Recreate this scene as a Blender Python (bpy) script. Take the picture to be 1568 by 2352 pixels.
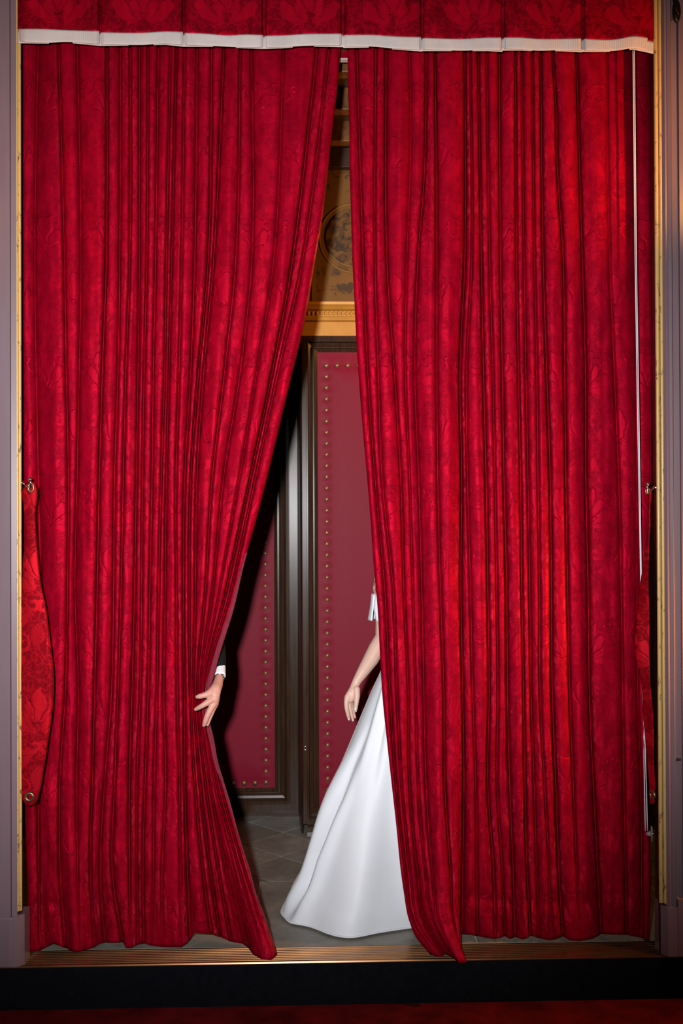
import bpy, bmesh, math, random
import numpy as np
from mathutils import Vector, Matrix, noise

random.seed(7)
S = bpy.context.scene
COL = S.collection
for o in list(bpy.data.objects):
    bpy.data.objects.remove(o)

# ------------------------------------------------------------------ camera
FPX, IW, IH = 2360.0, 1568.0, 2352.0
CAMZ, CAMD = 1.65, 4.0
YAW, PITCH, ROLL = 0.029, 0.0081, 0.004
CP = Vector((0, -CAMD, CAMZ))
_F = Vector((math.sin(YAW) * math.cos(PITCH), math.cos(YAW) * math.cos(PITCH), math.sin(PITCH)))
_R0 = Vector((math.cos(YAW), -math.sin(YAW), 0))
_U0 = _R0.cross(_F)
_R = (_R0 * math.cos(ROLL) + _U0 * math.sin(ROLL)).normalized()
_U = (_U0 * math.cos(ROLL) - _R0 * math.sin(ROLL)).normalized()
# image "down" drifts to the right, so world up leans left in the picture
_R, _U = (_R0 * math.cos(ROLL) - _U0 * math.sin(ROLL)), (_U0 * math.cos(ROLL) + _R0 * math.sin(ROLL))
cam_d = bpy.data.cameras.new('camera')
cam = bpy.data.objects.new('camera', cam_d)
COL.objects.link(cam)
cam.matrix_world = Matrix((( _R.x, _U.x, -_F.x, CP.x), (_R.y, _U.y, -_F.y, CP.y), (_R.z, _U.z, -_F.z, CP.z), (0, 0, 0, 1)))
cam_d.sensor_fit = 'VERTICAL'
cam_d.sensor_height = 36.0
cam_d.lens = 36.0 * FPX / IH
cam_d.clip_start = 0.05
cam_d.dof.use_dof = True
cam_d.dof.focus_distance = 4.0
cam_d.dof.aperture_fstop = 2.8
S.camera = cam


def ray(x, y):
    return _F * FPX + _R * (x - IW / 2) + _U * (IH / 2 - y)


def P(x, y, Y):
    """point of the picture at depth plane Y"""
    d = ray(x, y)
    t = (Y - CP.y) / d.y
    return CP + d * t


def FL(x, y, z=0.0):
    """point of the picture on the floor"""
    d = ray(x, y)
    t = (z - CP.z) / d.z
    return CP + d * t


def XP(x, Y, y=1195):
    return P(x, y, Y).x


def ZP(y, Y, x=784):
    return P(x, y, Y).z


# ------------------------------------------------------------------ world, lights, exposure
S.view_settings.view_transform = 'Standard'
S.view_settings.look = 'None'
S.view_settings.gamma = 1.0
S.view_settings.use_curve_mapping = False
S.view_settings.exposure = 0.0
S.cycles.max_bounces = 3
S.cycles.diffuse_bounces = 1
S.cycles.glossy_bounces = 2
S.cycles.transmission_bounces = 3
S.cycles.caustics_reflective = False
S.cycles.caustics_refractive = False
W = bpy.data.worlds.new('world')
S.world = W
W.use_nodes = True
W.node_tree.nodes['Background'].inputs[0].default_value = (1.0, 0.72, 0.62, 1)
W.node_tree.nodes['Background'].inputs[1].default_value = 0.022


def light(name, kind, loc, energy, color, radius=0.05, aim=None, **kw):
    d = bpy.data.lights.new(name, kind)
    d.energy = energy
    d.color = color
    if kind in ('POINT', 'SPOT'):
        d.shadow_soft_size = radius
    for k, v in kw.items():
        setattr(d, k, v)
    o = bpy.data.objects.new(name, d)
    COL.objects.link(o)
    o.location = loc
    if aim is not None:
        o.rotation_euler = (Vector(aim) - Vector(loc)).to_track_quat('-Z', 'Y').to_euler()
    return o


# the photographer's flash, left of and a little above the lens
light('camera_flash', 'SPOT', (-0.20, -4.0, 1.80), 910, (0.98, 0.98, 1.0), 0.05, aim=P(570, 1040, 0),
      spot_size=math.radians(72), spot_blend=1.0)
# warm lamps of the foyer behind the curtain
light('foyer_lamp', 'POINT', (0.80, 0.85, 2.82), 17, (1.0, 0.43, 0.09), 0.10)


# ------------------------------------------------------------------ small helpers
def link(o, parent=None):
    COL.objects.link(o)
    if parent is not None:
        o.parent = parent
        o.matrix_parent_inverse = parent.matrix_world.inverted()
    return o


def empty(name, loc=(0, 0, 0)):
    o = bpy.data.objects.new(name, None)
    o.empty_display_size = 0.1
    COL.objects.link(o)
    o.location = loc
    o.matrix_world = Matrix.Translation(Vector(loc))
    return o


def tag(o, label=None, cat=None, group=None, kind=None):
    if label:
        o['label'] = label
    if cat:
        o['category'] = cat
    if group:
        o['group'] = group
    if kind:
        o['kind'] = kind
    return o


def mesh_obj(name, verts, faces, mat, parent=None, smooth=False, uvs=None):
    me = bpy.data.meshes.new(name)
    me.from_pydata([tuple(v) for v in verts], [], faces)
    if uvs is not None:
        uv = me.uv_layers.new(name='UVMap')
        li = np.empty(len(me.loops), dtype=np.int32)
        me.loops.foreach_get('vertex_index', li)
        uv.data.foreach_set('uv', np.asarray(uvs, dtype=np.float32)[li].ravel())
    if smooth:
        me.polygons.foreach_set('use_smooth', [True] * len(me.polygons))
    me.materials.append(mat)
    me.update()
    o = bpy.data.objects.new(name, me)
    return link(o, parent)


def bm_obj(name, bm, mat, parent=None, smooth=False):
    me = bpy.data.meshes.new(name)
    bmesh.ops.recalc_face_normals(bm, faces=bm.faces)
    bm.to_mesh(me)
    bm.free()
    if smooth:
        me.polygons.foreach_set('use_smooth', [True] * len(me.polygons))
    me.materials.append(mat)
    o = bpy.data.objects.new(name, me)
    return link(o, parent)


def bm_box(bm, x0, x1, y0, y1, z0, z1):
    vs = [bm.verts.new(c) for c in ((x0, y0, z0), (x1, y0, z0), (x1, y1, z0), (x0, y1, z0),
                                    (x0, y0, z1), (x1, y0, z1), (x1, y1, z1), (x0, y1, z1))]
    for f in ((0, 3, 2, 1), (4, 5, 6, 7), (0, 1, 5, 4), (1, 2, 6, 5), (2, 3, 7, 6), (3, 0, 4, 7)):
        bm.faces.new([vs[i] for i in f])


def box(name, x0, x1, y0, y1, z0, z1, mat, parent=None, bevel=0.0):
    bm = bmesh.new()
    bm_box(bm, x0, x1, y0, y1, z0, z1)
    if bevel:
        bmesh.ops.bevel(bm, geom=list(bm.edges), offset=bevel, segments=2, affect='EDGES', profile=0.5)
    return bm_obj(name, bm, mat, parent)


def extrude_x(name, prof, x0, x1, mat, parent=None, smooth=False):
    """prof: closed list of (y,z)"""
    n = len(prof)
    v = [(x0, y, z) for y, z in prof] + [(x1, y, z) for y, z in prof]
    f = [(i, (i + 1) % n, n + (i + 1) % n, n + i) for i in range(n)] + [tuple(range(n))[::-1], tuple(range(n, 2 * n))]
    bm = bmesh.new()
    vs = [bm.verts.new(c) for c in v]
    for q in f:
        bm.faces.new([vs[i] for i in q])
    return bm_obj(name, bm, mat, parent, smooth)


def extrude_z(name, poly, z0, z1, mat, parent=None):
    n = len(poly)
    bm = bmesh.new()
    a = [bm.verts.new((x, y, z0)) for x, y in poly]
    b = [bm.verts.new((x, y, z1)) for x, y in poly]
    for i in range(n):
        bm.faces.new((a[i], a[(i + 1) % n], b[(i + 1) % n], b[i]))
    bm.faces.new(a[::-1])
    bm.faces.new(b)
    return bm_obj(name, bm, mat, parent)


def tube(bm, pts, r, n=8, cap=True):
    pts = [Vector(p) for p in pts]
    if not hasattr(r, '__len__'):
        r = [r] * len(pts)
    rings = []
    up = Vector((0, 0, 1))
    for i, p in enumerate(pts):
        t = (pts[min(i + 1, len(pts) - 1)] - pts[max(i - 1, 0)]).normalized()
        a = t.cross(up)
        if a.length < 1e-3:
            a = t.cross(Vector((1, 0, 0)))
        a.normalize()
        b = t.cross(a).normalized()
        if rings:
            pass
        rings.append([bm.verts.new(p + (a * math.cos(k * 2 * math.pi / n) + b * math.sin(k * 2 * math.pi / n)) * r[i]) for k in range(n)])
    for i in range(len(rings) - 1):
        for k in range(n):
            bm.faces.new((rings[i][k], rings[i][(k + 1) % n], rings[i + 1][(k + 1) % n], rings[i + 1][k]))
    if cap:
        bm.faces.new(rings[0][::-1])
        bm.faces.new(rings[-1])


def torus(bm, c, R, r, axis=Vector((0, 1, 0)), rx=1.0, rz=1.0, n=28, m=10):
    c = Vector(c)
    q = Vector((0, 0, 1)).rotation_difference(axis)
    V = []
    for i in range(n):
        a = 2 * math.pi * i / n
        ring = []
        for j in range(m):
            b = 2 * math.pi * j / m
            p = Vector(((R + r * math.cos(b)) * math.cos(a) * rx, (R + r * math.cos(b)) * math.sin(a) * rz, r * math.sin(b)))
            ring.append(bm.verts.new(c + q @ p))
        V.append(ring)
    for i in range(n):
        for j in range(m):
            bm.faces.new((V[i][j], V[(i + 1) % n][j], V[(i + 1) % n][(j + 1) % m], V[i][(j + 1) % m]))


def lerp_list(pts, y):
    """pts sorted by first value"""
    if y <= pts[0][0]:
        return pts[0][1]
    for (a, va), (b, vb) in zip(pts, pts[1:]):
        if y <= b:
            return va + (vb - va) * (y - a) / (b - a)
    return pts[-1][1]


def smooth_interp(pts):
    """monotone-ish cubic interpolation (Catmull-Rom with finite differences)"""
    xs = np.array([p[0] for p in pts], float)
    ys = np.array([p[1] for p in pts], float)
    d = np.diff(ys) / np.diff(xs)
    m = np.empty(len(xs))
    m[0], m[-1] = d[0], d[-1]
    for i in range(1, len(xs) - 1):
        m[i] = 0 if d[i - 1] * d[i] <= 0 and False else (d[i - 1] + d[i]) / 2

    def f(x):
        x = np.clip(np.asarray(x, float), xs[0], xs[-1])
        i = np.clip(np.searchsorted(xs, x) - 1, 0, len(xs) - 2)
        h = xs[i + 1] - xs[i]
        t = (x - xs[i]) / h
        return ((2 * t**3 - 3 * t**2 + 1) * ys[i] + (t**3 - 2 * t**2 + t) * h * m[i]
                + (-2 * t**3 + 3 * t**2) * ys[i + 1] + (t**3 - t**2) * h * m[i + 1])
    return f


# ------------------------------------------------------------------ material helpers
class X:
    """tiny expression wrapper around Math nodes"""
    tree = None

    def __init__(s, v):
        s.v = v

    @staticmethod
    def op(kind, *a):
        n = X.tree.nodes.new('ShaderNodeMath')
        n.operation = kind
        for i, q in enumerate(a):
            q = q.v if isinstance(q, X) else q
            if isinstance(q, (int, float)):
                n.inputs[i].default_value = q
            else:
                X.tree.links.new(q, n.inputs[i])
        return X(n.outputs[0])

    def __add__(s, o): return X.op('ADD', s, o)
    def __radd__(s, o): return X.op('ADD', o, s)
    def __sub__(s, o): return X.op('SUBTRACT', s, o)
    def __rsub__(s, o): return X.op('SUBTRACT', o, s)
    def __mul__(s, o): return X.op('MULTIPLY', s, o)
    def __rmul__(s, o): return X.op('MULTIPLY', o, s)
    def __truediv__(s, o): return X.op('DIVIDE', s, o)


def xsin(a): return X.op('SINE', a)
def xabs(a): return X.op('ABSOLUTE', a)
def xfrac(a): return X.op('FRACT', a)
def xmax(a, b): return X.op('MAXIMUM', a, b)
def xmin(a, b): return X.op('MINIMUM', a, b)
def xsq(a): return X.op('SQRT', a)
def xat(a, b): return X.op('ARCTAN2', a, b)


def xstep(x, lo, hi):
    n = X.tree.nodes.new('ShaderNodeMapRange')
    n.interpolation_type = 'SMOOTHSTEP'
    X.tree.links.new(x.v, n.inputs[0])
    n.inputs[1].default_value = lo
    n.inputs[2].default_value = hi
    return X(n.outputs[0])


def new_mat(name):
    m = bpy.data.materials.new(name)
    m.use_nodes = True
    t = m.node_tree
    X.tree = t
    return m, t, t.nodes['Principled BSDF']


def noise_node(t, vec, scale, detail=3, rough=0.5, dist=0.0):
    n = t.nodes.new('ShaderNodeTexNoise')
    n.inputs['Scale'].default_value = scale
    n.inputs['Detail'].default_value = detail
    n.inputs['Roughness'].default_value = rough
    n.inputs['Distortion'].default_value = dist
    if vec is not None:
        t.links.new(vec, n.inputs['Vector'])
    return n


def mapping(t, vec, scale=(1, 1, 1), rot=(0, 0, 0)):
    n = t.nodes.new('ShaderNodeMapping')
    n.inputs['Scale'].default_value = scale
    n.inputs['Rotation'].default_value = rot
    t.links.new(vec, n.inputs['Vector'])
    return n.outputs[0]


def ramp(t, fac, stops):
    n = t.nodes.new('ShaderNodeValToRGB')
    e = n.color_ramp.elements
    while len(e) < len(stops):
        e.new(0.5)
    for k, (p, c) in enumerate(stops):
        e[k].position = p
        e[k].color = (*c, 1) if len(c) == 3 else c
    t.links.new(fac, n.inputs[0])
    return n.outputs[0]


def bump(t, h, strength, dist, bsdf):
    n = t.nodes.new('ShaderNodeBump')
    n.inputs['Strength'].default_value = strength
    n.inputs['Distance'].default_value = dist
    t.links.new(h, n.inputs['Height'])
    t.links.new(n.outputs[0], bsdf.inputs['Normal'])


def objc(t):
    return t.nodes.new('ShaderNodeTexCoord').outputs['Object']


def simple(name, col, rough=0.5, metal=0.0, var=0.15, scale=30.0, bumpy=0.0, stretch=(1, 1, 1), spec=0.5, coat=0.0, coat_rough=0.1, **kw):
    m, t, b = new_mat(name)
    n = noise_node(t, mapping(t, objc(t), stretch), scale, 4, 0.6)
    a = tuple(max(0, c * (1 - var)) for c in col)
    d = tuple(min(1, c * (1 + var)) for c in col)
    t.links.new(ramp(t, n.outputs[0], [(0.3, a), (0.7, d)]), b.inputs['Base Color'])
    b.inputs['Roughness'].default_value = rough
    b.inputs['Metallic'].default_value = metal
    b.inputs['Specular IOR Level'].default_value = spec
    b.inputs['Coat Weight'].default_value = coat
    b.inputs['Coat Roughness'].default_value = coat_rough
    for k, v in kw.items():
        b.inputs[k].default_value = v
    if bumpy:
        bump(t, n.outputs[0], bumpy, 0.003, b)
    return m


def damask_mat(name, ground, figure, contrast=1.0, relief=0.5, crush=0.5, rough=0.60, sheen=0.0, nap_highlight=False):
    m, t, b = new_mat(name)
    uv = t.nodes.new('ShaderNodeTexCoord').outputs['UV']
    wn = noise_node(t, uv, 17.0, 2, 0.6)
    sep = t.nodes.new('ShaderNodeSeparateXYZ')
    t.links.new(uv, sep.inputs[0])
    sc = t.nodes.new('ShaderNodeSeparateColor')
    t.links.new(wn.outputs['Color'], sc.inputs[0])
    u = X(sep.outputs[0]) + (X(sc.outputs[0]) - 0.5) * 0.040
    v = X(sep.outputs[1]) + (X(sc.outputs[1]) - 0.5) * 0.040
    WW, HH = 0.31, 0.53
    x = xabs(xfrac(u / WW + 0.5) - 0.5) * WW          # 0 .. .155 mirrored
    y = xfrac(v / HH) * HH

    def polar(cx, cy):
        dx, dy = x - cx, y - cy
        return xsq(dx * dx + dy * dy), xat(dx, dy), dx, dy

    def leaf(cx, cy, ax, ay, R, k, spread=1.15):
        """serrated acanthus leaf growing from (cx,cy) along (ax,ay)"""
        n_ = math.hypot(ax, ay)
        ax, ay = ax / n_, ay / n_
        dx, dy = x - cx, y - cy
        lx = dx * ay - dy * ax
        ly = dx * ax + dy * ay
        r = xsq(dx * dx + dy * dy)
        th = xat(lx, ly)
        lob = xabs(xsin(th * k + r * 16.0))
        env = xstep(xabs(th), spread * 1.5, 0.0)
        e = (lob * 0.34 + 0.66) * env * R
        mask = xstep(e - r + xsin(th * (k * 6.0)) * 0.0035, -0.002, 0.004)
        return mask * (xstep(lob, 0.0, 0.60) * 0.75 + 0.25)

    def scroll(cx, cy, R, turns, hand=1.0):
        dx, dy = x - cx, y - cy
        r = xsq(dx * dx + dy * dy)
        th = xat(dx, dy)
        s_ = xsin(th * hand + r * (turns * 6.283 / R))
        ser = xsin(th * 13.0) * 0.004
        return xstep(s_, 0.15, 0.5) * xstep(ser + (R - r), -0.002, 0.005)

    f = leaf(0.0, 0.37, 0.0, 1.0, 0.135, 4.5)
    f = xmax(f, leaf(0.155, 0.045, 0.0, 1.0, 0.145, 4.5))
    f = xmax(f, scroll(0.072, 0.135, 0.046, 1.3, -1.0))
    f_relief = f                      # the bold motifs stand up from the ground
    f = xmax(f, leaf(0.012, 0.335, 0.85, 0.55, 0.125, 4.0, 0.95))
    f = xmax(f, leaf(0.02, 0.255, 0.9, -0.45, 0.105, 4.0, 0.9))
    f = xmax(f, scroll(0.02, 0.285, 0.036, 1.1))
    dx, dy = x, y - 0.165
    cone = xstep(1.0 - xsq(dx * dx * 1100.0 + dy * dy * 420.0), 0.0, 0.15)
    sc2 = xabs(xsin(dx * 260.0 + dy * 190.0) * xsin(dx * 260.0 - dy * 190.0))
    f = xmax(f, cone * (sc2 * 0.6 + 0.4))
    f = xmax(f, leaf(0.150, 0.035, -0.85, 0.4, 0.110, 4.0, 0.9))
    f = xmax(f, leaf(0.155, 0.245, 0.0, 1.0, 0.085, 3.5))
    f = xmax(f, scroll(0.128, 0.455, 0.032, 1.1, -1.0))
    vn = noise_node(t, uv, 34.0, 2, 0.5)
    vine = xstep(xabs(X(vn.outputs[0]) - 0.5), 0.055, 0.02)
    f = xmax(f, vine * 0.55)
    # crushed pile
    cn = noise_node(t, mapping(t, uv, (1.0, 0.35, 1.0)), 26.0, 4, 0.66)
    fine = noise_node(t, uv, 420.0, 1, 0.6)
    fac = xmin(xmax(f * contrast + (1.0 - contrast) * 0.5, 0.0), 1.0)
    tot = fac * (1.0 - crush) + xstep(X(cn.outputs[0]), 0.28, 0.72) * crush
    base = ramp(t, tot.v, [(0.0, ground), (1.0, figure)])
    if nap_highlight:
        # highlights on the rubbed pile, painted as pink broken lines beside the creases
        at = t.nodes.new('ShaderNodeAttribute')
        at.attribute_name = 'nap_highlight'
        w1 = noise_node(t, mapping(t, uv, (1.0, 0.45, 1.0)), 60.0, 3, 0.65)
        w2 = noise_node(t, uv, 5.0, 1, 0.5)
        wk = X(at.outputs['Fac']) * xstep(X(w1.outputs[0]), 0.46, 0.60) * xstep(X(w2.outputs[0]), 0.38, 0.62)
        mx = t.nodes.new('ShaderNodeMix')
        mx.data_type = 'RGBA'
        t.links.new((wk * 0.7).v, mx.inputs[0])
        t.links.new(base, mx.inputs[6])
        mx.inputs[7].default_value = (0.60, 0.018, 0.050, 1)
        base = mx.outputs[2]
    t.links.new(base, b.inputs['Base Color'])
    rr = X(cn.outputs[0]) * 0.2 + (rough - 0.1) - f * 0.12
    t.links.new(rr.v, b.inputs['Roughness'])
    b.inputs['Metallic'].default_value = 0.32      # broad red lustre of the silk pile
    b.inputs['Specular IOR Level'].default_value = 0.12
    b.inputs['Specular Tint'].default_value = (1.0, 0.25, 0.35, 1)
    b.inputs['Sheen Weight'].default_value = sheen
    b.inputs['Sheen Roughness'].default_value = 0.38
    b.inputs['Sheen Tint'].default_value = (1.0, 0.10, 0.22, 1)
    h = f_relief * 0.7 + X(fine.outputs[0]) * 0.25 + X(cn.outputs[0]) * 0.5
    bump(t, h.v, relief, 0.004, b)
    return m


M = {}
M['curtain'] = damask_mat('crimson_damask_velvet', (0.190, 0.0005, 0.0085), (0.44, 0.0012, 0.0185), 0.6, 0.75, 0.55, nap_highlight=True)
M['valance'] = damask_mat('crimson_damask_flat', (0.15, 0.0006, 0.006), (0.44, 0.0016, 0.016), 1.0, 0.7, 0.35)
M['tieback'] = damask_mat('crimson_damask_band', (0.17, 0.0014, 0.005), (0.46, 0.005, 0.013), 1.0, 0.6, 0.3)
M['hem'] = simple('worn_velvet_hem', (0.19, 0.007, 0.025), 0.85, var=0.35, scale=160, stretch=(1, 1, 0.3), **{'Sheen Weight': 0.15, 'Sheen Tint': (1, 0.4, 0.5, 1)})
M['ribbon'] = simple('ivory_grosgrain', (0.60, 0.53, 0.50), 0.75, var=0.08, scale=12)
M['mauve'] = simple('mauve_gloss_paint', (0.19, 0.125, 0.145), 0.36, var=0.12, scale=9, stretch=(1, 1, 0.12), bumpy=0.06)
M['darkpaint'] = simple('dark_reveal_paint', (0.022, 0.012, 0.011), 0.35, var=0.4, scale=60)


def worn_gold():
    m, t, b = new_mat('worn_gilding')
    n = noise_node(t, mapping(t, objc(t), (1, 1, 0.35)), 60.0, 5, 0.7)
    k = ramp(t, n.outputs[0], [(0.35, (0, 0, 0)), (0.43, (1, 1, 1))])
    mx = t.nodes.new('ShaderNodeMix')
    mx.data_type = 'RGBA'
    t.links.new(k, mx.inputs[0])
    mx.inputs[6].default_value = (0.16, 0.08, 0.05, 1)
    mx.inputs[7].default_value = (0.64, 0.41, 0.14, 1)
    t.links.new(mx.outputs[2], b.inputs['Base Color'])
    b.inputs['Roughness'].default_value = 0.42
    b.inputs['Metallic'].default_value = 0.1
    bump(t, n.outputs[0], 0.3, 0.002, b)
    return m


M['gold'] = worn_gold()
M['brass'] = simple('ribbed_bronze', (0.25, 0.118, 0.050), 0.24, 0.85, var=0.25, scale=18, stretch=(0.4, 4, 4))
M['riser'] = simple('black_cloth', (0.0035, 0.0040, 0.0065), 0.9, var=0.3, scale=40, spec=0.1)
M['carpet'] = simple('dark_red_carpet', (0.085, 0.004, 0.006), 0.95, var=0.55, scale=7, spec=0.05, bumpy=0.4)
M['plaster'] = simple('foyer_plaster', (0.10, 0.055, 0.05), 0.8, var=0.1)
M['wood'] = simple('dark_varnished_wood', (0.050, 0.024, 0.013), 0.27, var=0.35, scale=22, stretch=(3, 3, 0.2), spec=0.2)
M['leather'] = simple('oxblood_leather', (0.25, 0.009, 0.028), 0.50, var=0.10, scale=300, bumpy=0.15, spec=0.14)
M['stud'] = simple('old_brass_nail', (0.44, 0.25, 0.11), 0.34, 0.6, var=0.2, scale=80)
M['goldpaint'] = simple('ochre_gold_paint', (0.62, 0.29, 0.04), 0.5, 0.1, var=0.12, scale=10)
M['ceilwood'] = simple('brown_ceiling_wood', (0.045, 0.018, 0.006), 0.55, var=0.4, scale=14)
M['ceilgold'] = simple('ceiling_gilt_wood', (0.17, 0.07, 0.016), 0.5, 0.2, var=0.5, scale=25)
M['satin'] = simple('white_satin', (0.90, 0.92, 0.97), 0.50, var=0.02, scale=6, spec=0.35, **{'Sheen Weight': 0.25, 'Sheen Roughness': 0.4})
M['suit'] = simple('black_wool', (0.006, 0.008, 0.009), 0.85, var=0.2, scale=150, spec=0.2)
M['shirt'] = simple('white_cotton', (0.78, 0.78, 0.82), 0.7, var=0.03, scale=60)
M['steel'] = simple('polished_steel', (0.66, 0.62, 0.56), 0.22, 1.0, var=0.1)
M['bronze'] = simple('aged_bronze', (0.30, 0.20, 0.11), 0.35, 0.9, var=0.3, scale=120)
M['darkbronze'] = simple('dark_bronze', (0.03, 0.02, 0.014), 0.3, 0.7, var=0.3, scale=80)
M['cord'] = simple('white_cord', (0.78, 0.75, 0.80), 0.6, var=0.05, scale=200)
M['shoe'] = simple('black_shoe_leather', (0.01, 0.01, 0.01), 0.25, var=0.1)
M['hair_dark'] = simple('dark_hair', (0.03, 0.018, 0.012), 0.5, var=0.4, scale=180, stretch=(1, 1, 0.1))
M['hair_fair'] = simple('light_brown_hair', (0.30, 0.17, 0.07), 0.45, var=0.4, scale=220, stretch=(1, 1, 0.1))
M['nail'] = simple('pale_nail_varnish', (0.80, 0.74, 0.74), 0.2, var=0.02)
M['white_board'] = simple('pale_batten_edge', (0.6, 0.5, 0.48), 0.7)
M['eye'] = simple('eye_white', (0.75, 0.73, 0.7), 0.2, var=0.02)
M['lip'] = simple('lips', (0.42, 0.13, 0.12), 0.4, var=0.05)


def skin(name, col, red):
    m, t, b = new_mat(name)
    n = noise_node(t, objc(t), 60.0, 4, 0.6)
    t.links.new(ramp(t, n.outputs[0], [(0.3, col), (0.75, red)]), b.inputs['Base Color'])
    b.inputs['Roughness'].default_value = 0.5
    b.inputs['Subsurface Weight'].default_value = 0.15
    b.inputs['Subsurface Radius'].default_value = (0.012, 0.004, 0.002)
    b.inputs['Subsurface Scale'].default_value = 0.3
    f = noise_node(t, objc(t), 500.0, 3, 0.6)
    bump(t, f.outputs[0], 0.12, 0.0015, b)
    return m


M['skin_m'] = skin('skin_rosy', (0.60, 0.32, 0.24), (0.68, 0.31, 0.25))
M['skin_f'] = skin('skin_fair', (0.74, 0.48, 0.37), (0.78, 0.47, 0.38))


def stone_mat():
    m, t, b = new_mat('grey_marble_tile')
    info = t.nodes.new('ShaderNodeObjectInfo')
    o = objc(t)
    add = t.nodes.new('ShaderNodeVectorMath')
    add.operation = 'ADD'
    t.links.new(o, add.inputs[0])
    cmb = t.nodes.new('ShaderNodeCombineXYZ')
    t.links.new((X(info.outputs['Random']) * 40.0).v, cmb.inputs[0])
    t.links.new((X(info.outputs['Random']) * 17.0).v, cmb.inputs[1])
    t.links.new(cmb.outputs[0], add.inputs[1])
    n = noise_node(t, add.outputs[0], 5.0, 6, 0.62, 0.8)
    n2 = noise_node(t, add.outputs[0], 2.6, 3, 0.5, 2.5)
    vein = xstep(xabs(X(n2.outputs[0]) - 0.5), 0.0, 0.02)
    br = (X(info.outputs['Random']) * 0.35 + 0.82) * (vein * 0.18 + 0.82)
    c = ramp(t, n.outputs[0], [(0.25, (0.18, 0.165, 0.135)), (0.55, (0.27, 0.25, 0.21)), (0.8, (0.38, 0.35, 0.29))])
    mul = t.nodes.new('ShaderNodeVectorMath')
    mul.operation = 'SCALE'
    t.links.new(c, mul.inputs[0])
    t.links.new(br.v, mul.inputs['Scale'])
    t.links.new(mul.outputs[0], b.inputs['Base Color'])
    b.inputs['Roughness'].default_value = 0.42
    return m


M['stone'] = stone_mat()
M['grout'] = simple('pale_grout', (0.78, 0.75, 0.68), 0.9, var=0.15)


def fresco_mat():
    m, t, b = new_mat('ochre_fresco')
    o = objc(t)
    n = noise_node(t, o, 3.0, 4, 0.6)
    l = noise_node(t, o, 16.0, 4, 0.6, 1.2)
    sep = t.nodes.new('ShaderNodeSeparateXYZ')
    t.links.new(o, sep.inputs[0])
    z = X(sep.outputs[2])
    # painted foliage in two bands
    band = xmax(xstep(0.13 - xabs(z - 2.93), 0.0, 0.10), xstep(0.08 - xabs(z - 3.48), 0.0, 0.05))
    leaf = xstep(X(l.outputs[0]), 0.52, 0.60) * band
    base = ramp(t, n.outputs[0], [(0.3, (0.17, 0.074, 0.008)), (0.7, (0.24, 0.108, 0.012))])
    mx = t.nodes.new('ShaderNodeMix')
    mx.data_type = 'RGBA'
    t.links.new((leaf * 0.8).v, mx.inputs[0])
    t.links.new(base, mx.inputs[6])
    mx.inputs[7].default_value = (0.03, 0.016, 0.007, 1)
    t.links.new(mx.outputs[2], b.inputs['Base Color'])
    b.inputs['Roughness'].default_value = 0.7
    return m


def medallion_mat():
    m, t, b = new_mat('painted_medallion')
    n = noise_node(t, objc(t), 17.0, 5, 0.65, 1.5)
    t.links.new(ramp(t, n.outputs[0], [(0.40, (0.17, 0.078, 0.010)), (0.50, (0.10, 0.046, 0.008)), (0.58, (0.035, 0.017, 0.005))]), b.inputs['Base Color'])
    b.inputs['Roughness'].default_value = 0.7
    return m


M['fresco'] = fresco_mat()
M['ochre'] = simple('ochre_moulding', (0.24, 0.12, 0.022), 0.6, var=0.15, scale=20)
M['medal'] = medallion_mat()


def emis(name, col, strength):
    m, t, b = new_mat(name)
    b.inputs['Base Color'].default_value = (*col, 1)
    b.inputs['Emission Color'].default_value = (*col, 1)
    b.inputs['Emission Strength'].default_value = strength
    return m


def clear_mat():
    m, t, b = new_mat('clear_plastic')
    b.inputs['Base Color'].default_value = (0.85, 0.82, 0.88, 1)
    b.inputs['Roughness'].default_value = 0.12
    b.inputs['Transmission Weight'].default_value = 0.75
    b.inputs['IOR'].default_value = 1.45
    return m


M['clear'] = clear_mat()
M['bulb'] = emis('warm_bulb_glass', (1.0, 0.62, 0.28), 6.0)
M['shade'] = simple('frosted_lamp_shade', (0.75, 0.5, 0.28), 0.6, **{'Transmission Weight': 0.0})

# ------------------------------------------------------------------ the setting
Y_CAS = -0.145                      # face of the door casing
XL_OPEN = XP(50, -0.11)
XR_OPEN = XP(1506, -0.11)
Z_CEIL = ZP(389, 1.5)

# foyer floor: bed of grout, border slabs, diagonal tiles
floor = box('floor', -2.0, 2.4, 0.0, 1.95, -0.12, -0.004, M['grout'])
tag(floor, 'grey marble foyer floor with border slabs and diagonal tiles', 'floor', kind='structure')


def tile_poly(poly, parent, th=0.02, gap=0.0034):
    c = Vector((sum(p[0] for p in poly) / len(poly), sum(p[1] for p in poly) / len(poly)))
    q = []
    for p in poly:
        d = Vector(p) - c
        q.append(c + d * (1 - gap / max(d.length, 1e-6)))
    n = len(q)
    zt = random.uniform(-0.0004, 0.0004)
    v = [(p.x - c.x, p.y - c.y, -th) for p in q] + [(p.x - c.x, p.y - c.y, 0) for p in q]
    f = [tuple(range(n, 2 * n)), tuple(range(n))[::-1]] + [(i, (i + 1) % n, n + (i + 1) % n, n + i) for i in range(n)]
    me = bpy.data.meshes.new('tile')
    me.from_pydata(v, [], f)
    me.materials.append(M['stone'])
    o = bpy.data.objects.new('tile', me)
    o.location = (c.x, c.y, zt)
    link(o, parent)


def clip(poly, axis, val, keep_less):
    out = []
    for i in range(len(poly)):
        a, b = poly[i], poly[(i + 1) % len(poly)]
        ina = (a[axis] <= val) == keep_less
        inb = (b[axis] <= val) == keep_less
        if ina:
            out.append(a)
        if ina != inb:
            t = (val - a[axis]) / (b[axis] - a[axis])
            out.append((a[0] + (b[0] - a[0]) * t, a[1] + (b[1] - a[1]) * t))
    return out


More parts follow.
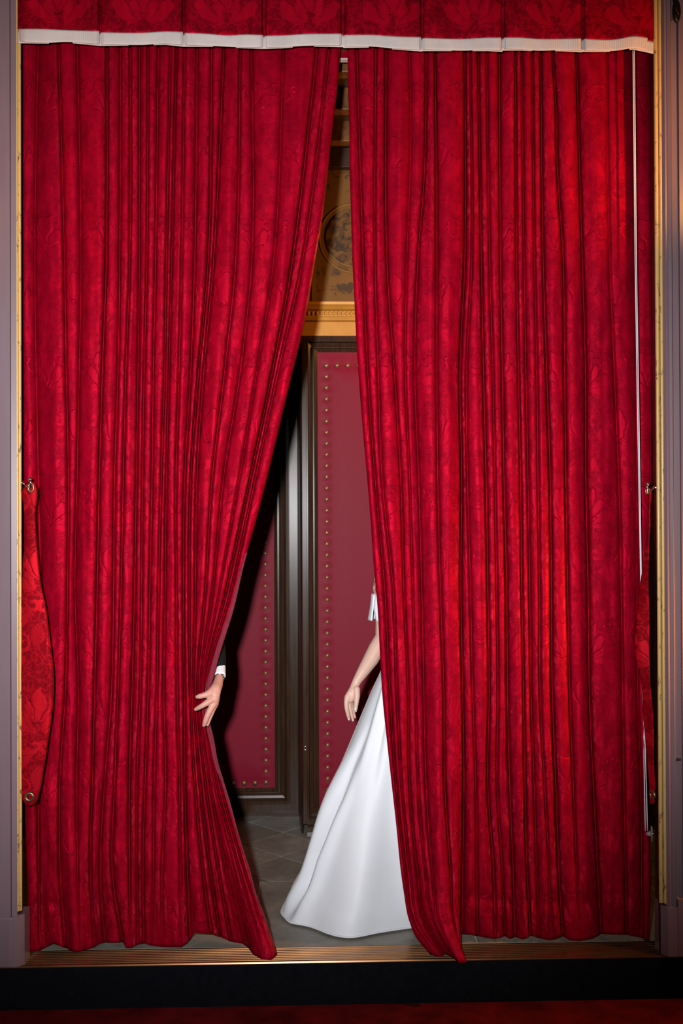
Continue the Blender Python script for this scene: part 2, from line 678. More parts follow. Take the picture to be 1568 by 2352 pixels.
BORD = FL(640, 2025).y
_n = 5
for i in range(_n):
    x0 = -2.0 + i * 4.4 / _n
    tile_poly([(x0, 0.0), (x0 + 4.4 / _n, 0.0), (x0 + 4.4 / _n, BORD), (x0, BORD)], floor)
_c = FL(645, 1967)
aa, bb = _c.x + _c.y, _c.y - _c.x
_st = (FL(610, 1900).x + FL(610, 1900).y) - aa
for i in range(-8, 9):
    for j in range(-8, 9):
        s0, s1, d0, d1 = aa + i * _st, aa + (i + 1) * _st, bb + j * _st, bb + (j + 1) * _st
        poly = [((s - d) / 2, (s + d) / 2) for s, d in ((s0, d0), (s1, d0), (s1, d1), (s0, d1))]
        for ax, val, less in ((0, -2.0, False), (0, 2.4, True), (1, BORD, False), (1, 1.95, True)):
            if poly:
                poly = clip(poly, ax, val, less)
        if len(poly) >= 3:
            ar = abs(sum(poly[k][0] * poly[(k + 1) % len(poly)][1] - poly[(k + 1) % len(poly)][0] * poly[k][1] for k in range(len(poly)))) / 2
            if ar > 0.002:
                tile_poly(poly, floor)

# ribbed threshold
Y_TF = FL(800, 2206).y
prof = [(0.0, -0.030), (Y_TF + 0.006, -0.030), (Y_TF, -0.010), (Y_TF - 0.002, -0.006), (Y_TF, -0.001), (Y_TF + 0.010, 0.0)]
yy = Y_TF + 0.012
nr = 8
pitch = (-0.004 - yy) / nr
for k in range(nr):
    prof += [(yy + pitch * (k + 0.10), -0.006), (yy + pitch * (k + 0.32), -0.006), (yy + pitch * (k + 0.45), 0.0), (yy + pitch * (k + 0.9), 0.0)]
prof += [(0.0, -0.001)]
tag(extrude_x('trim_1', prof, XP(-60, -0.1), XP(1640, -0.1), M['brass']), 'ribbed bronze threshold strip under the red curtains', 'threshold', kind='structure')

# step riser and the carpeted floor in front
Z_LOW = FL(784, 2306).z
Z_LOW = P(784, 2306, Y_TF + 0.004).z
tag(box('trim_2', -2.2, 2.5, Y_TF + 0.0035, 0.0, Z_LOW - 0.1, -0.0305, M['riser']), 'black cloth covered step riser below the threshold', 'step', kind='structure')
box('cloth_fold', -2.2, 2.5, Y_TF - 0.001, Y_TF + 0.0035, Z_LOW, -0.010, M['riser'], bpy.data.objects['trim_2'])
tag(box('floor', -2.2, 2.5, -4.6, Y_TF + 0.004, Z_LOW - 0.08, Z_LOW, M['carpet']), 'dark red carpeted floor in front of the step', 'floor', kind='structure')

# front wall around the opening
Z_TOP = 4.3
tag(box('wall_left', -2.2, XP(34, 0.10), -0.10, 0.10, Z_LOW, Z_TOP, M['mauve']), 'mauve painted wall left of the curtained doorway', 'wall', kind='structure')
tag(box('wall_right', XP(1512, 0.10), 2.5, -0.10, 0.10, Z_LOW, Z_TOP, M['mauve']), 'mauve painted wall right of the curtained doorway', 'wall', kind='structure')
tag(box('wall_top', XP(34, 0.10), XP(1512, 0.10), -0.06, 0.10, 3.78, Z_TOP, M['mauve']), 'mauve wall above the curtained doorway', 'wall', kind='structure')
# foyer shell
tag(box('wall_foyer_left', -2.1, -2.0, 0.10, 2.0, 0, 3.9, M['plaster']), 'brown plaster side wall of the foyer behind the left curtain', 'wall', kind='structure')
tag(box('wall_foyer_right', 2.4, 2.5, 0.10, 2.0, 0, 3.9, M['plaster']), 'brown plaster side wall of the foyer behind the right curtain', 'wall', kind='structure')

# casings -------------------------------------------------------------
Z_PL = ZP(2108, Y_CAS, 20)
Z_PR = ZP(2084, Y_CAS, 1540)


def casing(name, stops, zb, mats, label, sign):
    root = empty(name, (XP(stops[0][0][0], Y_CAS), Y_CAS, 0))
    tag(root, label, 'door casing', kind='structure')
    for nm, poly, mat in mats:
        extrude_z(nm, poly, zb, 4.2, M[mat], root)
    return root


def bead_poly(xc, r, Y, n=10, back=0.004):
    pts = [(xc - r, Y + back)] + [(xc - r * math.cos(math.pi * k / n), Y - r * 0.9 * math.sin(math.pi * k / n)) for k in range(n + 1)] + [(xc + r, Y + back)]
    return pts


cx = lambda p, Y=Y_CAS: XP(p, Y)
# left
lroot = empty('trim_3', (cx(20), Y_CAS, 0))
tag(lroot, 'mauve painted casing with gilt double bead left of the curtains', 'door casing', kind='structure')
extrude_z('casing_board', [(cx(-130), Y_CAS), (cx(23.5), Y_CAS), (cx(23.5), -0.08), (cx(-130), -0.08)], Z_PL, 4.2, M['mauve'], lroot)
extrude_z('casing_fillet', [(cx(25), Y_CAS + 0.003), (cx(37), Y_CAS + 0.006), (cx(37), -0.08), (cx(25), -0.08)], Z_PL, 4.2, M['mauve'], lroot)
extrude_z('gilt_bead', bead_poly(cx(40.2, -0.13), 0.0045, -0.133), Z_PL + 0.02, 4.2, M['gold'], lroot)
extrude_z('gilt_bead', bead_poly(cx(46.2, -0.125), 0.0055, -0.127), Z_PL + 0.02, 4.2, M['gold'], lroot)
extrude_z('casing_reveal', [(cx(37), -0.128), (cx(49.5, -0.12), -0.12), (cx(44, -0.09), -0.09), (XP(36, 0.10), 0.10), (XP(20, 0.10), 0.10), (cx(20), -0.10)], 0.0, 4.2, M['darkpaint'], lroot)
pb = box('plinth_block', cx(-130), cx(27), Y_CAS - 0.004, -0.06, -0.001, Z_PL, M['mauve'], lroot, 0.003)
extrude_z('plinth_block', [(cx(27), Y_CAS - 0.002), (cx(34), Y_CAS - 0.002), (cx(55, -0.125), -0.125), (cx(57, -0.11), -0.05), (cx(27), -0.05)], -0.001, Z_PL + 0.006, M['mauve'], lroot)
# right
rroot = empty('trim_4', (cx(1540), Y_CAS, 0))
tag(rroot, 'mauve painted casing with worn gilt bead right of the curtains', 'door casing', kind='structure')
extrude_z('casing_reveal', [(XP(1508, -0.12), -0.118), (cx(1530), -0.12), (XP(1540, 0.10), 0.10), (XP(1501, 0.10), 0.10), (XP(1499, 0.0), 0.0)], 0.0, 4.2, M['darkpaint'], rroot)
extrude_z('gilt_bead', bead_poly(XP(1513, -0.125), 0.0075, -0.122), Z_PR + 0.01, 4.2, M['gold'], rroot)
extrude_z('gilt_bead', bead_poly(XP(1522.5, -0.13), 0.0065, -0.128), Z_PR + 0.01, 4.2, M['gold'], rroot)
extrude_z('casing_fillet', [(cx(1527), Y_CAS + 0.012), (cx(1532), Y_CAS), (cx(1536), Y_CAS), (cx(1536), -0.08), (cx(1527), -0.08)], Z_PR, 4.2, M['mauve'], rroot)
extrude_z('casing_fillet', [(cx(1537), Y_CAS + 0.006), (cx(1539), Y_CAS + 0.002), (cx(1545), Y_CAS - 0.004), (cx(1547), Y_CAS), (cx(1547), -0.08), (cx(1537), -0.08)], Z_PR, 4.2, M['mauve'], rroot)
extrude_z('casing_board', [(cx(1548), Y_CAS + 0.025), (cx(1566), Y_CAS + 0.020), (cx(1566), -0.08), (cx(1548), -0.08)], Z_PR, 4.2, M['mauve'], rroot)
extrude_z('casing_board', [(cx(1567), Y_CAS + 0.01), (cx(1700), Y_CAS + 0.01), (cx(1700), -0.08), (cx(1567), -0.08)], Z_PR, 4.2, M['mauve'], rroot)
extrude_z('plinth_block', [(XP(1511, -0.12), -0.12), (cx(1527), Y_CAS - 0.004), (cx(1549), Y_CAS - 0.004), (cx(1549), -0.05), (XP(1511, -0.12), -0.05)], -0.001, Z_PR, M['mauve'], rroot)
extrude_z('plinth_block', [(cx(1550), Y_CAS - 0.004), (cx(1700), Y_CAS - 0.004), (cx(1700), -0.05), (cx(1550), -0.05)], -0.001, Z_PR + 0.03, M['mauve'], rroot)
hp = P(1557, 1745, Y_CAS)
box('hinge_plate', hp.x - 0.009, hp.x + 0.012, Y_CAS + 0.005, Y_CAS + 0.02, hp.z - 0.005, hp.z + 0.005, M['steel'], rroot, 0.001)

bm = bmesh.new()
r_ = bmesh.ops.create_uvsphere(bm, u_segments=18, v_segments=12, radius=1.0)
bmesh.ops.scale(bm, verts=r_['verts'], vec=(0.016, 0.014, 0.045))
bmesh.ops.translate(bm, verts=r_['verts'], vec=P(1553, 26, Y_CAS - 0.004))
tube(bm, [P(1546, -4, Y_CAS - 0.012), P(1551, 18, Y_CAS - 0.022), P(1558, 34, Y_CAS - 0.020), P(1562, 30, Y_CAS - 0.012)], [0.004, 0.005, 0.004, 0.002], 10)
bm_obj('carved_boss', bm, M['darkbronze'], rroot, True)

# ------------------------------------------------------------------ doors of the foyer
Y_D1, Y_D2 = 1.79, 1.43


def moulding(name, rect, prof, Y, mat, parent, sides='LRTB'):
    """mitred frame. rect = outer x0,x1,z0,z1; prof = list of (inset, y offset toward camera positive)"""
    x0, x1, z0, z1 = rect
    bm = bmesh.new()
    loops = []
    for ins, d in prof:
        loops.append([bm.verts.new(c) for c in ((x0 + ins, Y - d, z0 + ins), (x1 - ins, Y - d, z0 + ins), (x1 - ins, Y - d, z1 - ins), (x0 + ins, Y - d, z1 - ins))])
    for a, b in zip(loops, loops[1:]):
        for k in range(4):
            bm.faces.new((a[k], a[(k + 1) % 4], b[(k + 1) % 4], b[k]))
    return bm_obj(name, bm, mat, parent)


def stud_mesh():
    bm = bmesh.new()
    R, rings, n = 1.0, 5, 12
    prev = None
    for i in range(rings):
        a = math.pi / 2 * i / (rings - 1)
        if i == rings - 1:
            c = bm.verts.new((0, -0.75, 0))
            for k in range(n):
                bm.faces.new((prev[k], prev[(k + 1) % n], c))
        else:
            ring = [bm.verts.new((math.cos(a) * math.cos(2 * math.pi * k / n), -0.75 * math.sin(a), math.cos(a) * math.sin(2 * math.pi * k / n))) for k in range(n)]
            if prev:
                for k in range(n):
                    bm.faces.new((prev[k], prev[(k + 1) % n], ring[(k + 1) % n], ring[k]))
            prev = ring
    me = bpy.data.meshes.new('stud')
    bmesh.ops.recalc_face_normals(bm, faces=bm.faces)
    bm.to_mesh(me)
    bm.free()
    me.polygons.foreach_set('use_smooth', [True] * len(me.polygons))
    me.materials.append(M['stud'])
    return me


STUD = stud_mesh()


def leather_panel(rect, Y, studs, parent):
    x0, x1, z0, z1 = rect
    nx, nz = max(8, int((x1 - x0) / 0.010)), max(8, int((z1 - z0) / 0.010))
    sx = np.array([s[0] for s in studs])
    sz = np.array([s[1] for s in studs])
    gx, gz = np.meshgrid(np.linspace(x0, x1, nx + 1), np.linspace(z0, z1, nz + 1))
    d = np.zeros_like(gx)
    ex = np.minimum(gx - x0, x1 - gx)
    ez = np.minimum(gz - z0, z1 - gz)
    e = np.minimum(ex, ez)
    d += 0.012 * (1 - np.exp(-(np.maximum(e, 0) / 0.09) ** 2))          # pillow
    for a, b in zip(sx, sz):
        d -= 0.0045 * np.exp(-((gx - a) ** 2 + (gz - b) ** 2) / (2 * 0.013 ** 2))
    v = np.stack([gx, Y - d, gz], -1).reshape(-1, 3)
    f = []
    for j in range(nz):
        for i in range(nx):
            k = j * (nx + 1) + i
            f.append((k, k + 1, k + nx + 2, k + nx + 1))
    p = mesh_obj('leather_panel', v.tolist(), f, M['leather'], parent, True)
    for a, b in studs:
        ins = min(a - x0, x1 - a, b - z0, z1 - b)
        o = bpy.data.objects.new('stud', STUD)
        o.location = (a, Y - 0.012 * (1 - math.exp(-(ins / 0.09) ** 2)) + 0.002, b)
        o.scale = (0.0122, 0.0140, 0.0122)
        link(o, p)
    return p


def door(name, label, Y, rect, prof, studspec, plinth):
    x0, x1, z0, z1 = rect
    root = empty(name, ((x0 + x1) / 2, Y, 0))
    tag(root, label, 'door', kind='structure')
    w = prof[-1][0]
    box('leaf', x0, x1, Y, Y + 0.04, z0, z1, M['wood'], root)
    moulding('frame_moulding', rect, [(0, -0.0)] + prof, Y, M['wood'], root)
    pr = (x0 + w - 0.004, x1 - w + 0.004, z0 + w - 0.004, z1 - w + 0.004)
    leather_panel(pr, Y - prof[-1][1] + 0.001, studspec, root)
    return root


m1 = 1 / (FPX / (CAMD + Y_D1))      # metres per px
m2 = 1 / (FPX / (CAMD + Y_D2))
# left leaf: right edge 683, bottom 1868
zb1 = ZP(1866, Y_D1 - 0.03, 640)
x1r = XP(684, Y_D1 - 0.03, 1500)
rect1 = (x1r - 0.80, x1r, zb1, ZP(800, Y_D1, 640))
prof1 = [(0.0, 0.03), (18 * m1, 0.03), (18.5 * m1, 0.027), (19.3 * m1, 0.027), (19.8 * m1, 0.030), (26 * m1, 0.032), (27 * m1, 0.026),
         (31 * m1, 0.010), (36 * m1, 0.006), (41 * m1, 0.012), (42.5 * m1, 0.020), (46 * m1, 0.020), (47.5 * m1, 0.012), (54 * m1, 0.002)]
st1 = []
xs1 = XP(610, Y_D1, 1500)
zbot1 = ZP(1796, Y_D1, 610)
zz = zbot1
k = 0
while zz < rect1[3] - 0.2:
    st1.append((xs1, zz))
    zz += 24.9 * m1
ww = xs1 - 25.0 * m1
xl1 = rect1[0] + (x1r - xs1)
while ww > xl1 + 0.02:
    st1.append((ww, zbot1 - 0.003))
    st1.append((ww, zz))
    ww -= 25.0 * m1
d1 = door('door_1', 'red leather studded foyer door with wood frame set back in a recess', Y_D1, rect1, prof1, st1, None)
box('plinth_strip', x1r - 0.14, x1r + 0.005, Y_D1 - 0.045, Y_D1 + 0.02, 0.0, zb1 + 0.002, M['wood'], d1)
box('plinth_strip', rect1[0], x1r - 0.142, Y_D1 - 0.02, Y_D1 + 0.02, 0.0, zb1 + 0.002, M['wood'], d1)

# right leaf: left edge 693..697, top 770, base 1912
x2l = XP(694.5, Y_D2 - 0.03, 1300)
zt2 = ZP(771, Y_D2 - 0.03, 760)
zb2 = ZP(1893, Y_D2 - 0.03, 700)
rect2 = (x2l, x2l + 0.92, zb2, zt2)
prof2 = [(0.0, 0.03), (9 * m2, 0.031), (9.5 * m2, 0.027), (10.3 * m2, 0.027), (10.8 * m2, 0.030), (13 * m2, 0.030), (15 * m2, 0.014), (22 * m2, 0.006), (24.5 * m2, 0.012),
         (25 * m2, 0.019), (27.5 * m2, 0.019), (28.5 * m2, 0.012), (36 * m2, 0.002)]
# door 2 has a deeper bottom rail and a top rail of 46 px
st2 = []
xs2 = XP(750.5, Y_D2, 1300)
ztop2 = ZP(840, Y_D2, 750)
zz = ztop2
while zz > rect2[2] + 36 * m2 + 0.03:
    st2.append((xs2, zz))
    zz -= 25.6 * m2
ww = xs2 + 24.7 * m2
while ww < rect2[1] - (xs2 - x2l) + 0.005:
    st2.append((ww, ztop2))
    ww += 24.7 * m2
d2 = door('door_2', 'red leather studded foyer door beside the bride, nearer than the recess', Y_D2, rect2, prof2, st2, None)
extrude_x('plinth_strip', [(Y_D2 - 0.05, 0.0), (Y_D2 + 0.03, 0.0), (Y_D2 + 0.03, zb2), (Y_D2 - 0.034, zb2), (Y_D2 - 0.045, zb2 - 0.012), (Y_D2 - 0.045, 0.02)], x2l + 0.02, rect2[1], M['wood'], d2)
lp = P(701, 1718, Y_D2 - 0.03)
bm = bmesh.new()
torus(bm, lp + Vector((0, -0.006, 0)), 0.006, 0.0022, n=16, m=8, rz=1.5)
tube(bm, [lp + Vector((-0.006, -0.004, 0.012)), lp + Vector((0.002, -0.008, 0.012)), lp + Vector((0.006, -0.004, 0.010))], 0.003)
bm_obj('latch_ring', bm, M['steel'], d2, True)

# jamb between recess and right leaf, recess soffit and side
tag(extrude_z('trim_5', [(x1r + 0.002, Y_D1 + 0.02), (x1r + 0.002, Y_D1 - 0.03), (x2l - 0.012, Y_D2 + 0.02), (x2l - 0.001, Y_D2 - 0.012), (x2l - 0.001, Y_D1 + 0.02)], 0.0, zt2, M['wood']),
    'dark wood jamb between the two leather doors', 'door jamb', kind='structure')
wb = empty('wall_back', (0.2, 1.6, 0))
tag(wb, 'ochre painted foyer wall above the leather doors', 'wall', kind='structure')
Y_WB = 1.50
box('painted_wall', -2.0, 2.4, Y_WB, Y_WB + 0.06, zt2 - 0.002, Z_CEIL + 0.2, M['fresco'], wb)
box('recess_back', -2.0, 2.4, Y_D1 + 0.04, Y_D1 + 0.12, 0.0, zt2, M['plaster'], wb)
box('recess_soffit', -2.0, 2.4, Y_WB + 0.06, Y_D1 + 0.12, zt2 - 0.002, zt2 + 0.05, M['wood'], wb)
box('side_panel', rect2[1] + 0.002, 2.4, Y_D2, Y_D1 + 0.04, 0.0, zt2 - 0.002, M['plaster'], wb)
box('side_panel', -2.0, rect1[0] - 0.01, Y_D2, Y_D1 + 0.04, 0.0, zt2 - 0.002, M['plaster'], wb)
# medallion
mc = P(812, 547, Y_WB)
mm = (CAMD + Y_WB) / FPX
bm = bmesh.new()
torus(bm, mc, 65 * mm, 0.006, n=64, m=8)
torus(bm, mc, 79 * mm, 0.006, n=64, m=8)
bm_obj('medallion_ring', bm, M['ochre'], wb, True)
bm = bmesh.new()
bmesh.ops.create_circle(bm, cap_ends=True, segments=64, radius=64 * mm)
bmesh.ops.rotate(bm, verts=bm.verts, cent=(0, 0, 0), matrix=Matrix.Rotation(math.pi / 2, 3, 'X'))
g = bmesh.ops.extrude_face_region(bm, geom=list(bm.faces))
bmesh.ops.translate(bm, verts=[v for v in g['geom'] if isinstance(v, bmesh.types.BMVert)], vec=(0, 0.02, 0))
bmesh.ops.translate(bm, verts=bm.verts, vec=mc + Vector((0, -0.010, 0)))
bm_obj('medallion_disc', bm, M['medal'], wb)
# painted border strip left of the foliage
bl = P(724, 655, Y_WB)
box('border_strip', bl.x - 0.02, bl.x + 0.004, Y_WB - 0.006, Y_WB, ZP(692, Y_WB), Z_CEIL, M['ochre'], wb)

# cornice over the doors
yc = Y_WB - 0.12


def zc(py, Y=yc):
    return ZP(py, Y, 760)


cprof = [(Y_WB, zc(768) - 0.0), (yc + 0.05, zc(768)), (yc + 0.05, zc(766)), (yc + 0.052, zc(735)), (yc + 0.03, zc(733)), (yc + 0.022, zc(726)),
         (yc + 0.03, zc(724)), (yc + 0.03, zc(712)), (yc + 0.010, zc(709)), (yc, zc(704)), (yc - 0.012, zc(700)), (yc - 0.015, zc(694)), (Y_WB, zc(688))]
crn = tag(extrude_x('trim_6', cprof, -2.0, 2.4, M['goldpaint']), 'gilded cornice running above the leather doors', 'cornice', kind='structure')
bm = bmesh.new()
for k in range(-40, 80):
    c = Vector((0.1 + k * 0.0225, yc + 0.026, (zc(723) + zc(712)) / 2))
    v0 = len(bm.verts)
    r = bmesh.ops.create_uvsphere(bm, u_segments=8, v_segments=5, radius=0.0095)
    bmesh.ops.scale(bm, verts=r['verts'], vec=(0.95, 0.6, 1.2))
    bmesh.ops.translate(bm, verts=r['verts'], vec=c)
tag(bm_obj('egg_moulding', bm, M['goldpaint'], crn, True), kind='stuff')

# coffered ceiling
ceil = empty('ceiling', (0.2, 0.9, Z_CEIL))
tag(ceil, 'dark coffered wood ceiling of the foyer with gilded beams', 'ceiling', kind='structure')
box('ceiling_board', -2.0, 2.4, 0.10, Y_WB + 0.06, Z_CEIL + 0.10, Z_CEIL + 0.2, M['ceilwood'], ceil)
for py in (96, 173, 258, 330):
    c = 0
    d = ray(785, py)
    t_ = (Z_CEIL - CP.z) / d.z
    Yb = CP.y + d.y * t_
    if Yb < 0.12:
        Yb = 0.125
    bo = box('beam', -2.0, 2.4, Yb - 0.035, Yb + 0.035, Z_CEIL, Z_CEIL + 0.11, M['ceilgold'], ceil, 0.004)
    box('beam_lip', -2.0, 2.4, Yb + 0.05, Yb + 0.075, Z_CEIL + 0.02, Z_CEIL + 0.10, M['ceilgold'], bo)
    bm = bmesh.new()
    for k in range(110):
        xx = -1.95 + k * 0.04
        bm_box(bm, xx, xx + 0.024, Yb + 0.09, Yb + 0.135, Z_CEIL + 0.045, Z_CEIL + 0.10)
    tag(bm_obj('dentil_row', bm, M['ceilwood'], bo), kind='stuff')
box('wall_plate', -2.0, 2.4, Y_WB - 0.05, Y_WB + 0.02, Z_CEIL - 0.004, Z_CEIL + 0.10, M['ceilwood'], ceil, 0.004)

# ------------------------------------------------------------------ curtains
def yfloor(x, y):
    return FL(x, y, 0.006).y


def curtain(name, label, bounds, strengths, hem, ytop, Y0, seed, ampl, flow=None):
    """bounds: list of [(y,x),...] from left edge over the fold valleys to the right edge (picture pixels);
    strengths: depth of the crease at each bound, list of (y,s) or number; hem: list (index, y)"""
    fb = [smooth_interp(b) for b in bounds]
    fs = [(lambda s: (lambda y: lerp_list(s, y)) if isinstance(s, list) else (lambda y: s))(s) for s in strengths]
    rng = random.Random(seed)
    cols = []
    nb = len(bounds)
    for i in range(nb - 1):
        wpx = max(fb[i + 1](y) - fb[i](y) for y in (200, 700, 1200, 2000))
        n = int(min(26, max(9, wpx / 3.2)))
        for k in range(n):
            s = k / n
            s = 0.5 - 0.5 * math.cos(math.pi * s) if n > 8 else s
            s = 0.5 * s + 0.5 * k / n
            cols.append((i, s))
    cols.append((nb - 2, 1.0))
    skew = [rng.uniform(0.7, 1.45) for _ in range(nb)]
    am = [rng.uniform(0.75, 1.15) for _ in range(nb)]
    pw = [rng.uniform(0.5, 0.9) for _ in range(nb)]
    dep = [(rng.uniform(0.006, 0.020) * (1 if k % 2 else -1)) for k in range(nb)]
    rows = 250
    V = np.zeros((rows + 1, len(cols), 3))
    HL = np.zeros((rows + 1, len(cols)))
    hemf = lambda q: lerp_list(hem, q)
    for c, (i, s) in enumerate(cols):
        q = i + s
        yb = hemf(q)
        xb_ = float(fb[i](yb)) * (1 - s) + float(fb[i + 1](yb)) * s
        yfl = yfloor(xb_, yb)
        for r in range(rows + 1):
            t = r / rows
            y = ytop + (yb - ytop) * t
            xa, xz = float(fb[i](y)), float(fb[i + 1](y))
            x = xa + (xz - xa) * s
            w = max(xz - xa, 0.5) / 590.0
            ss = s ** skew[i]
            A = min(0.034, 0.36 * w) * am[i] * ampl
            bul = (4 * ss * (1 - ss)) ** pw[i]
            lowk = 1.0 + 0.5 * max(0.0, (t - 0.6) / 0.4)
            sa, sb = fs[i](y) * lowk, fs[i + 1](y) * lowk
            wd = 0.0040 + 0.018 * w
            da, db = s * w, (1 - s) * w
            Y = Y0 - A * bul * (0.45 + 0.55 * max(sa, sb))
            Da = dep[i] * (0.7 + 0.9 * noise.noise((i * 3.7, y * 0.0022, seed)))
            Db = dep[i + 1] * (0.7 + 0.9 * noise.noise(((i + 1) * 3.7, y * 0.0022, seed)))
            kk = 0.62 * min(1.0, w / 0.030)
            Y += (Da + (Db - Da) * s) * kk
            Y += 0.056 * sa * math.exp(-(da / wd) ** 2) + 0.056 * sb * math.exp(-(db / wd) ** 2)
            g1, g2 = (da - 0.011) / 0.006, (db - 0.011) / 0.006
            HL[r, c] = max(sa * math.exp(-g1 * g1), 0.8 * sb * math.exp(-g2 * g2))  # strength of the painted highlight streaks beside each crease
            # soft secondary folds and crumples
            xm, zm = x / 590.0, (2170 - y) / 590.0
            Y -= 0.010 * noise.noise((xm * 11 + seed, zm * 0.7, 3.1 + seed))
            Y -= 0.0045 * noise.noise((xm * 34 + seed, zm * 1.6, 7.7))
            lowc = max(0.0, (t - 0.55) / 0.45)
            Y -= (0.0025 + 0.011 * lowc ** 2) * noise.noise((xm * 30, zm * 9 + seed, 1.3))
            Y -= (0.0010 + 0.0032 * lowc ** 2) * noise.noise((xm * 85, zm * 40 + seed, 5.3))
            # deep hem: stitched line with a fuller turn-up below it
            hy = yb - 88 + 10 * noise.noise((x * 0.02, 0.0, seed))
            Y += 0.007 * math.exp(-((y - hy) / 9.0) ** 2)
            if y > hy:
                Y -= 0.010 * min(1.0, (y - hy) / 30.0) * (0.6 + noise.noise((xm * 22, zm * 6, 9.0 + seed)))
            # the foot of the cloth rests where the photo shows it
            ynom = Y
            if yfl < ynom + 0.005 and t > 0.72:
                k = ((t - 0.72) / 0.28) ** 2
                Y = ynom + (yfl - 0.002 - ynom) * k
            if flow:
                Y += flow(x, y, t)
            V[r, c] = P(x, y, Y)
            if V[r, c, 2] < 0.004:
                V[r, c, 2] = 0.004
    # cloth coordinates
    du = np.sqrt(((V[:, 1:, :2] - V[:, :-1, :2]) ** 2).sum(-1))
    u = np.concatenate([[0], np.cumsum(du.mean(0))])
    nC = len(cols)
    uvs = np.zeros((rows + 1, nC, 2))
    uvs[..., 0] = u[None, :]
    uvs[..., 1] = V[..., 2]
    faces = []
    for r in range(rows):
        for c in range(nC - 1):
            a = r * nC + c
            faces.append((a, a + nC, a + nC + 1, a + 1))
    root = empty(name, (float(V[-1, :, 0].mean()), 0.0, 0.0))
    tag(root, label, 'curtain')
    o = mesh_obj('velvet_drape', V.reshape(-1, 3).tolist(), faces, M['curtain'], root, True, uvs.reshape(-1, 2))
    at = o.data.attributes.new('nap_highlight', 'FLOAT', 'POINT')
    at.data.foreach_set('value', HL.astype(np.float32).ravel())
    sm = o.modifiers.new('thickness', 'SOLIDIFY')
    sm.thickness = 0.003
    sm.offset = -1.0
    return root, V, cols, fb


def B(*pairs):
    return [(pairs[k], pairs[k + 1]) for k in range(0, len(pairs), 2)]


L_edge = B(80, 49, 600, 50, 1100, 52, 1600, 53, 1850, 56, 2000, 60, 2190, 68)
L_redge = B(80, 785, 110, 782, 200, 775, 300, 763, 400, 752, 500, 740, 600, 723, 700, 707, 773, 692, 850, 673, 950, 649, 1050, 625, 1100, 613, 1200, 587,
            1300, 559, 1400, 536, 1500, 505, 1556, 490, 1600, 479, 1640, 478, 1670, 484, 1700, 491, 1750, 500, 1800, 515, 1850, 530, 1900, 543, 1950, 558, 2000, 574, 2050, 587, 2100, 606, 2150, 623, 2210, 642)
Lb = [L_edge,
      B(80, 88, 600, 80, 1100, 88, 1600, 98, 1850, 88, 2000, 89, 2190, 91),
      B(80, 134, 600, 148, 850, 152, 1100, 157, 1350, 155, 1590, 150, 1800, 137, 2000, 138, 2190, 153),
      B(80, 177, 600, 186, 850, 182, 1100, 177, 1350, 172, 1590, 180, 1800, 176, 2190, 182),
      B(80, 246, 600, 244, 850, 235, 1100, 228, 1350, 223, 1590, 217, 1800, 212, 2000, 207, 2190, 217),
      B(80, 277, 600, 275, 850, 271, 1100, 263, 1350, 261, 1590, 256, 1800, 240, 2000, 230, 2190, 243),
      B(80, 299, 600, 298, 850, 289, 1100, 283, 1350, 278, 1590, 271, 1800, 263, 2000, 258, 2190, 286),
      B(80, 320, 600, 320, 850, 317, 1100, 313, 1350, 309, 1590, 303, 1800, 297, 2000, 297, 2190, 300),
      B(80, 340, 600, 337, 850, 331, 1100, 327, 1350, 325, 1590, 322, 1800, 314, 2190, 316),
      B(80, 364, 600, 357, 850, 352, 1100, 349, 1350, 344, 1590, 340, 1800, 333, 2000, 328, 2190, 331),
      B(80, 392, 600, 382, 850, 378, 1100, 370, 1350, 364, 1590, 360, 1800, 354, 2000, 352, 2190, 346),
      B(80, 406, 600, 394, 850, 388, 1100, 382, 1350, 379, 1590, 376, 1800, 380, 2000, 372, 2190, 372),
      B(80, 424, 600, 417, 850, 411, 1100, 404, 1350, 405, 1590, 407, 1800, 412, 2000, 414, 2190, 417),
      B(80, 453, 600, 447, 850, 438, 1100, 424, 1350, 421, 1590, 423, 1800, 424, 2000, 430, 2190, 438),
      B(80, 486, 600, 478, 850, 456, 1100, 438, 1350, 434, 1590, 437, 1800, 447, 2000, 466, 2190, 492),
      B(80, 516, 600, 490, 850, 468, 1100, 452, 1350, 449, 1590, 445, 1800, 459, 2000, 483, 2190, 512),
      B(80, 552, 600, 541, 850, 516, 1100, 487, 1350, 472, 1590, 453, 1800, 472, 2000, 502, 2190, 535),
      B(80, 577, 600, 578, 850, 552, 1100, 513, 1350, 489, 1590, 460, 1800, 482, 2000, 520, 2190, 560),
      B(80, 652, 600, 628, 850, 590, 1100, 549, 1350, 505, 1590, 465, 1800, 490, 2000, 537, 2190, 580),
      B(80, 732, 600, 671, 850, 626, 1100, 574, 1350, 521, 1590, 470, 1800, 498, 2000, 550, 2190, 602),
      B(80, 759, 600, 694, 850, 639, 1100, 586, 1350, 532, 1590, 474, 1800, 506, 2000, 562, 2190, 622),
      L_redge]
Ls = [0.2, B(80, 0.2, 1700, 0.2, 1900, 1.0), 0.45, 0.3, 0.9, 0.5, 0.7, B(80, 0.5, 1300, 0.7, 1900, 1.0), 0.6, 0.55, B(80, 0.5, 600, 1.0, 1200, 0.5), 0.6, 0.55,
      B(80, 0.5, 500, 0.9, 1200, 0.6, 2000, 1.2), B(80, 0.5, 500, 1.2, 900, 1.1, 1300, 0.6), B(80, 0.7, 600, 0.8, 1200, 0.5), 0.6, 0.35, 0.25, B(80, 0.6, 600, 1.1, 1100, 1.0, 1500, 0.5), 0.7, 0.1]
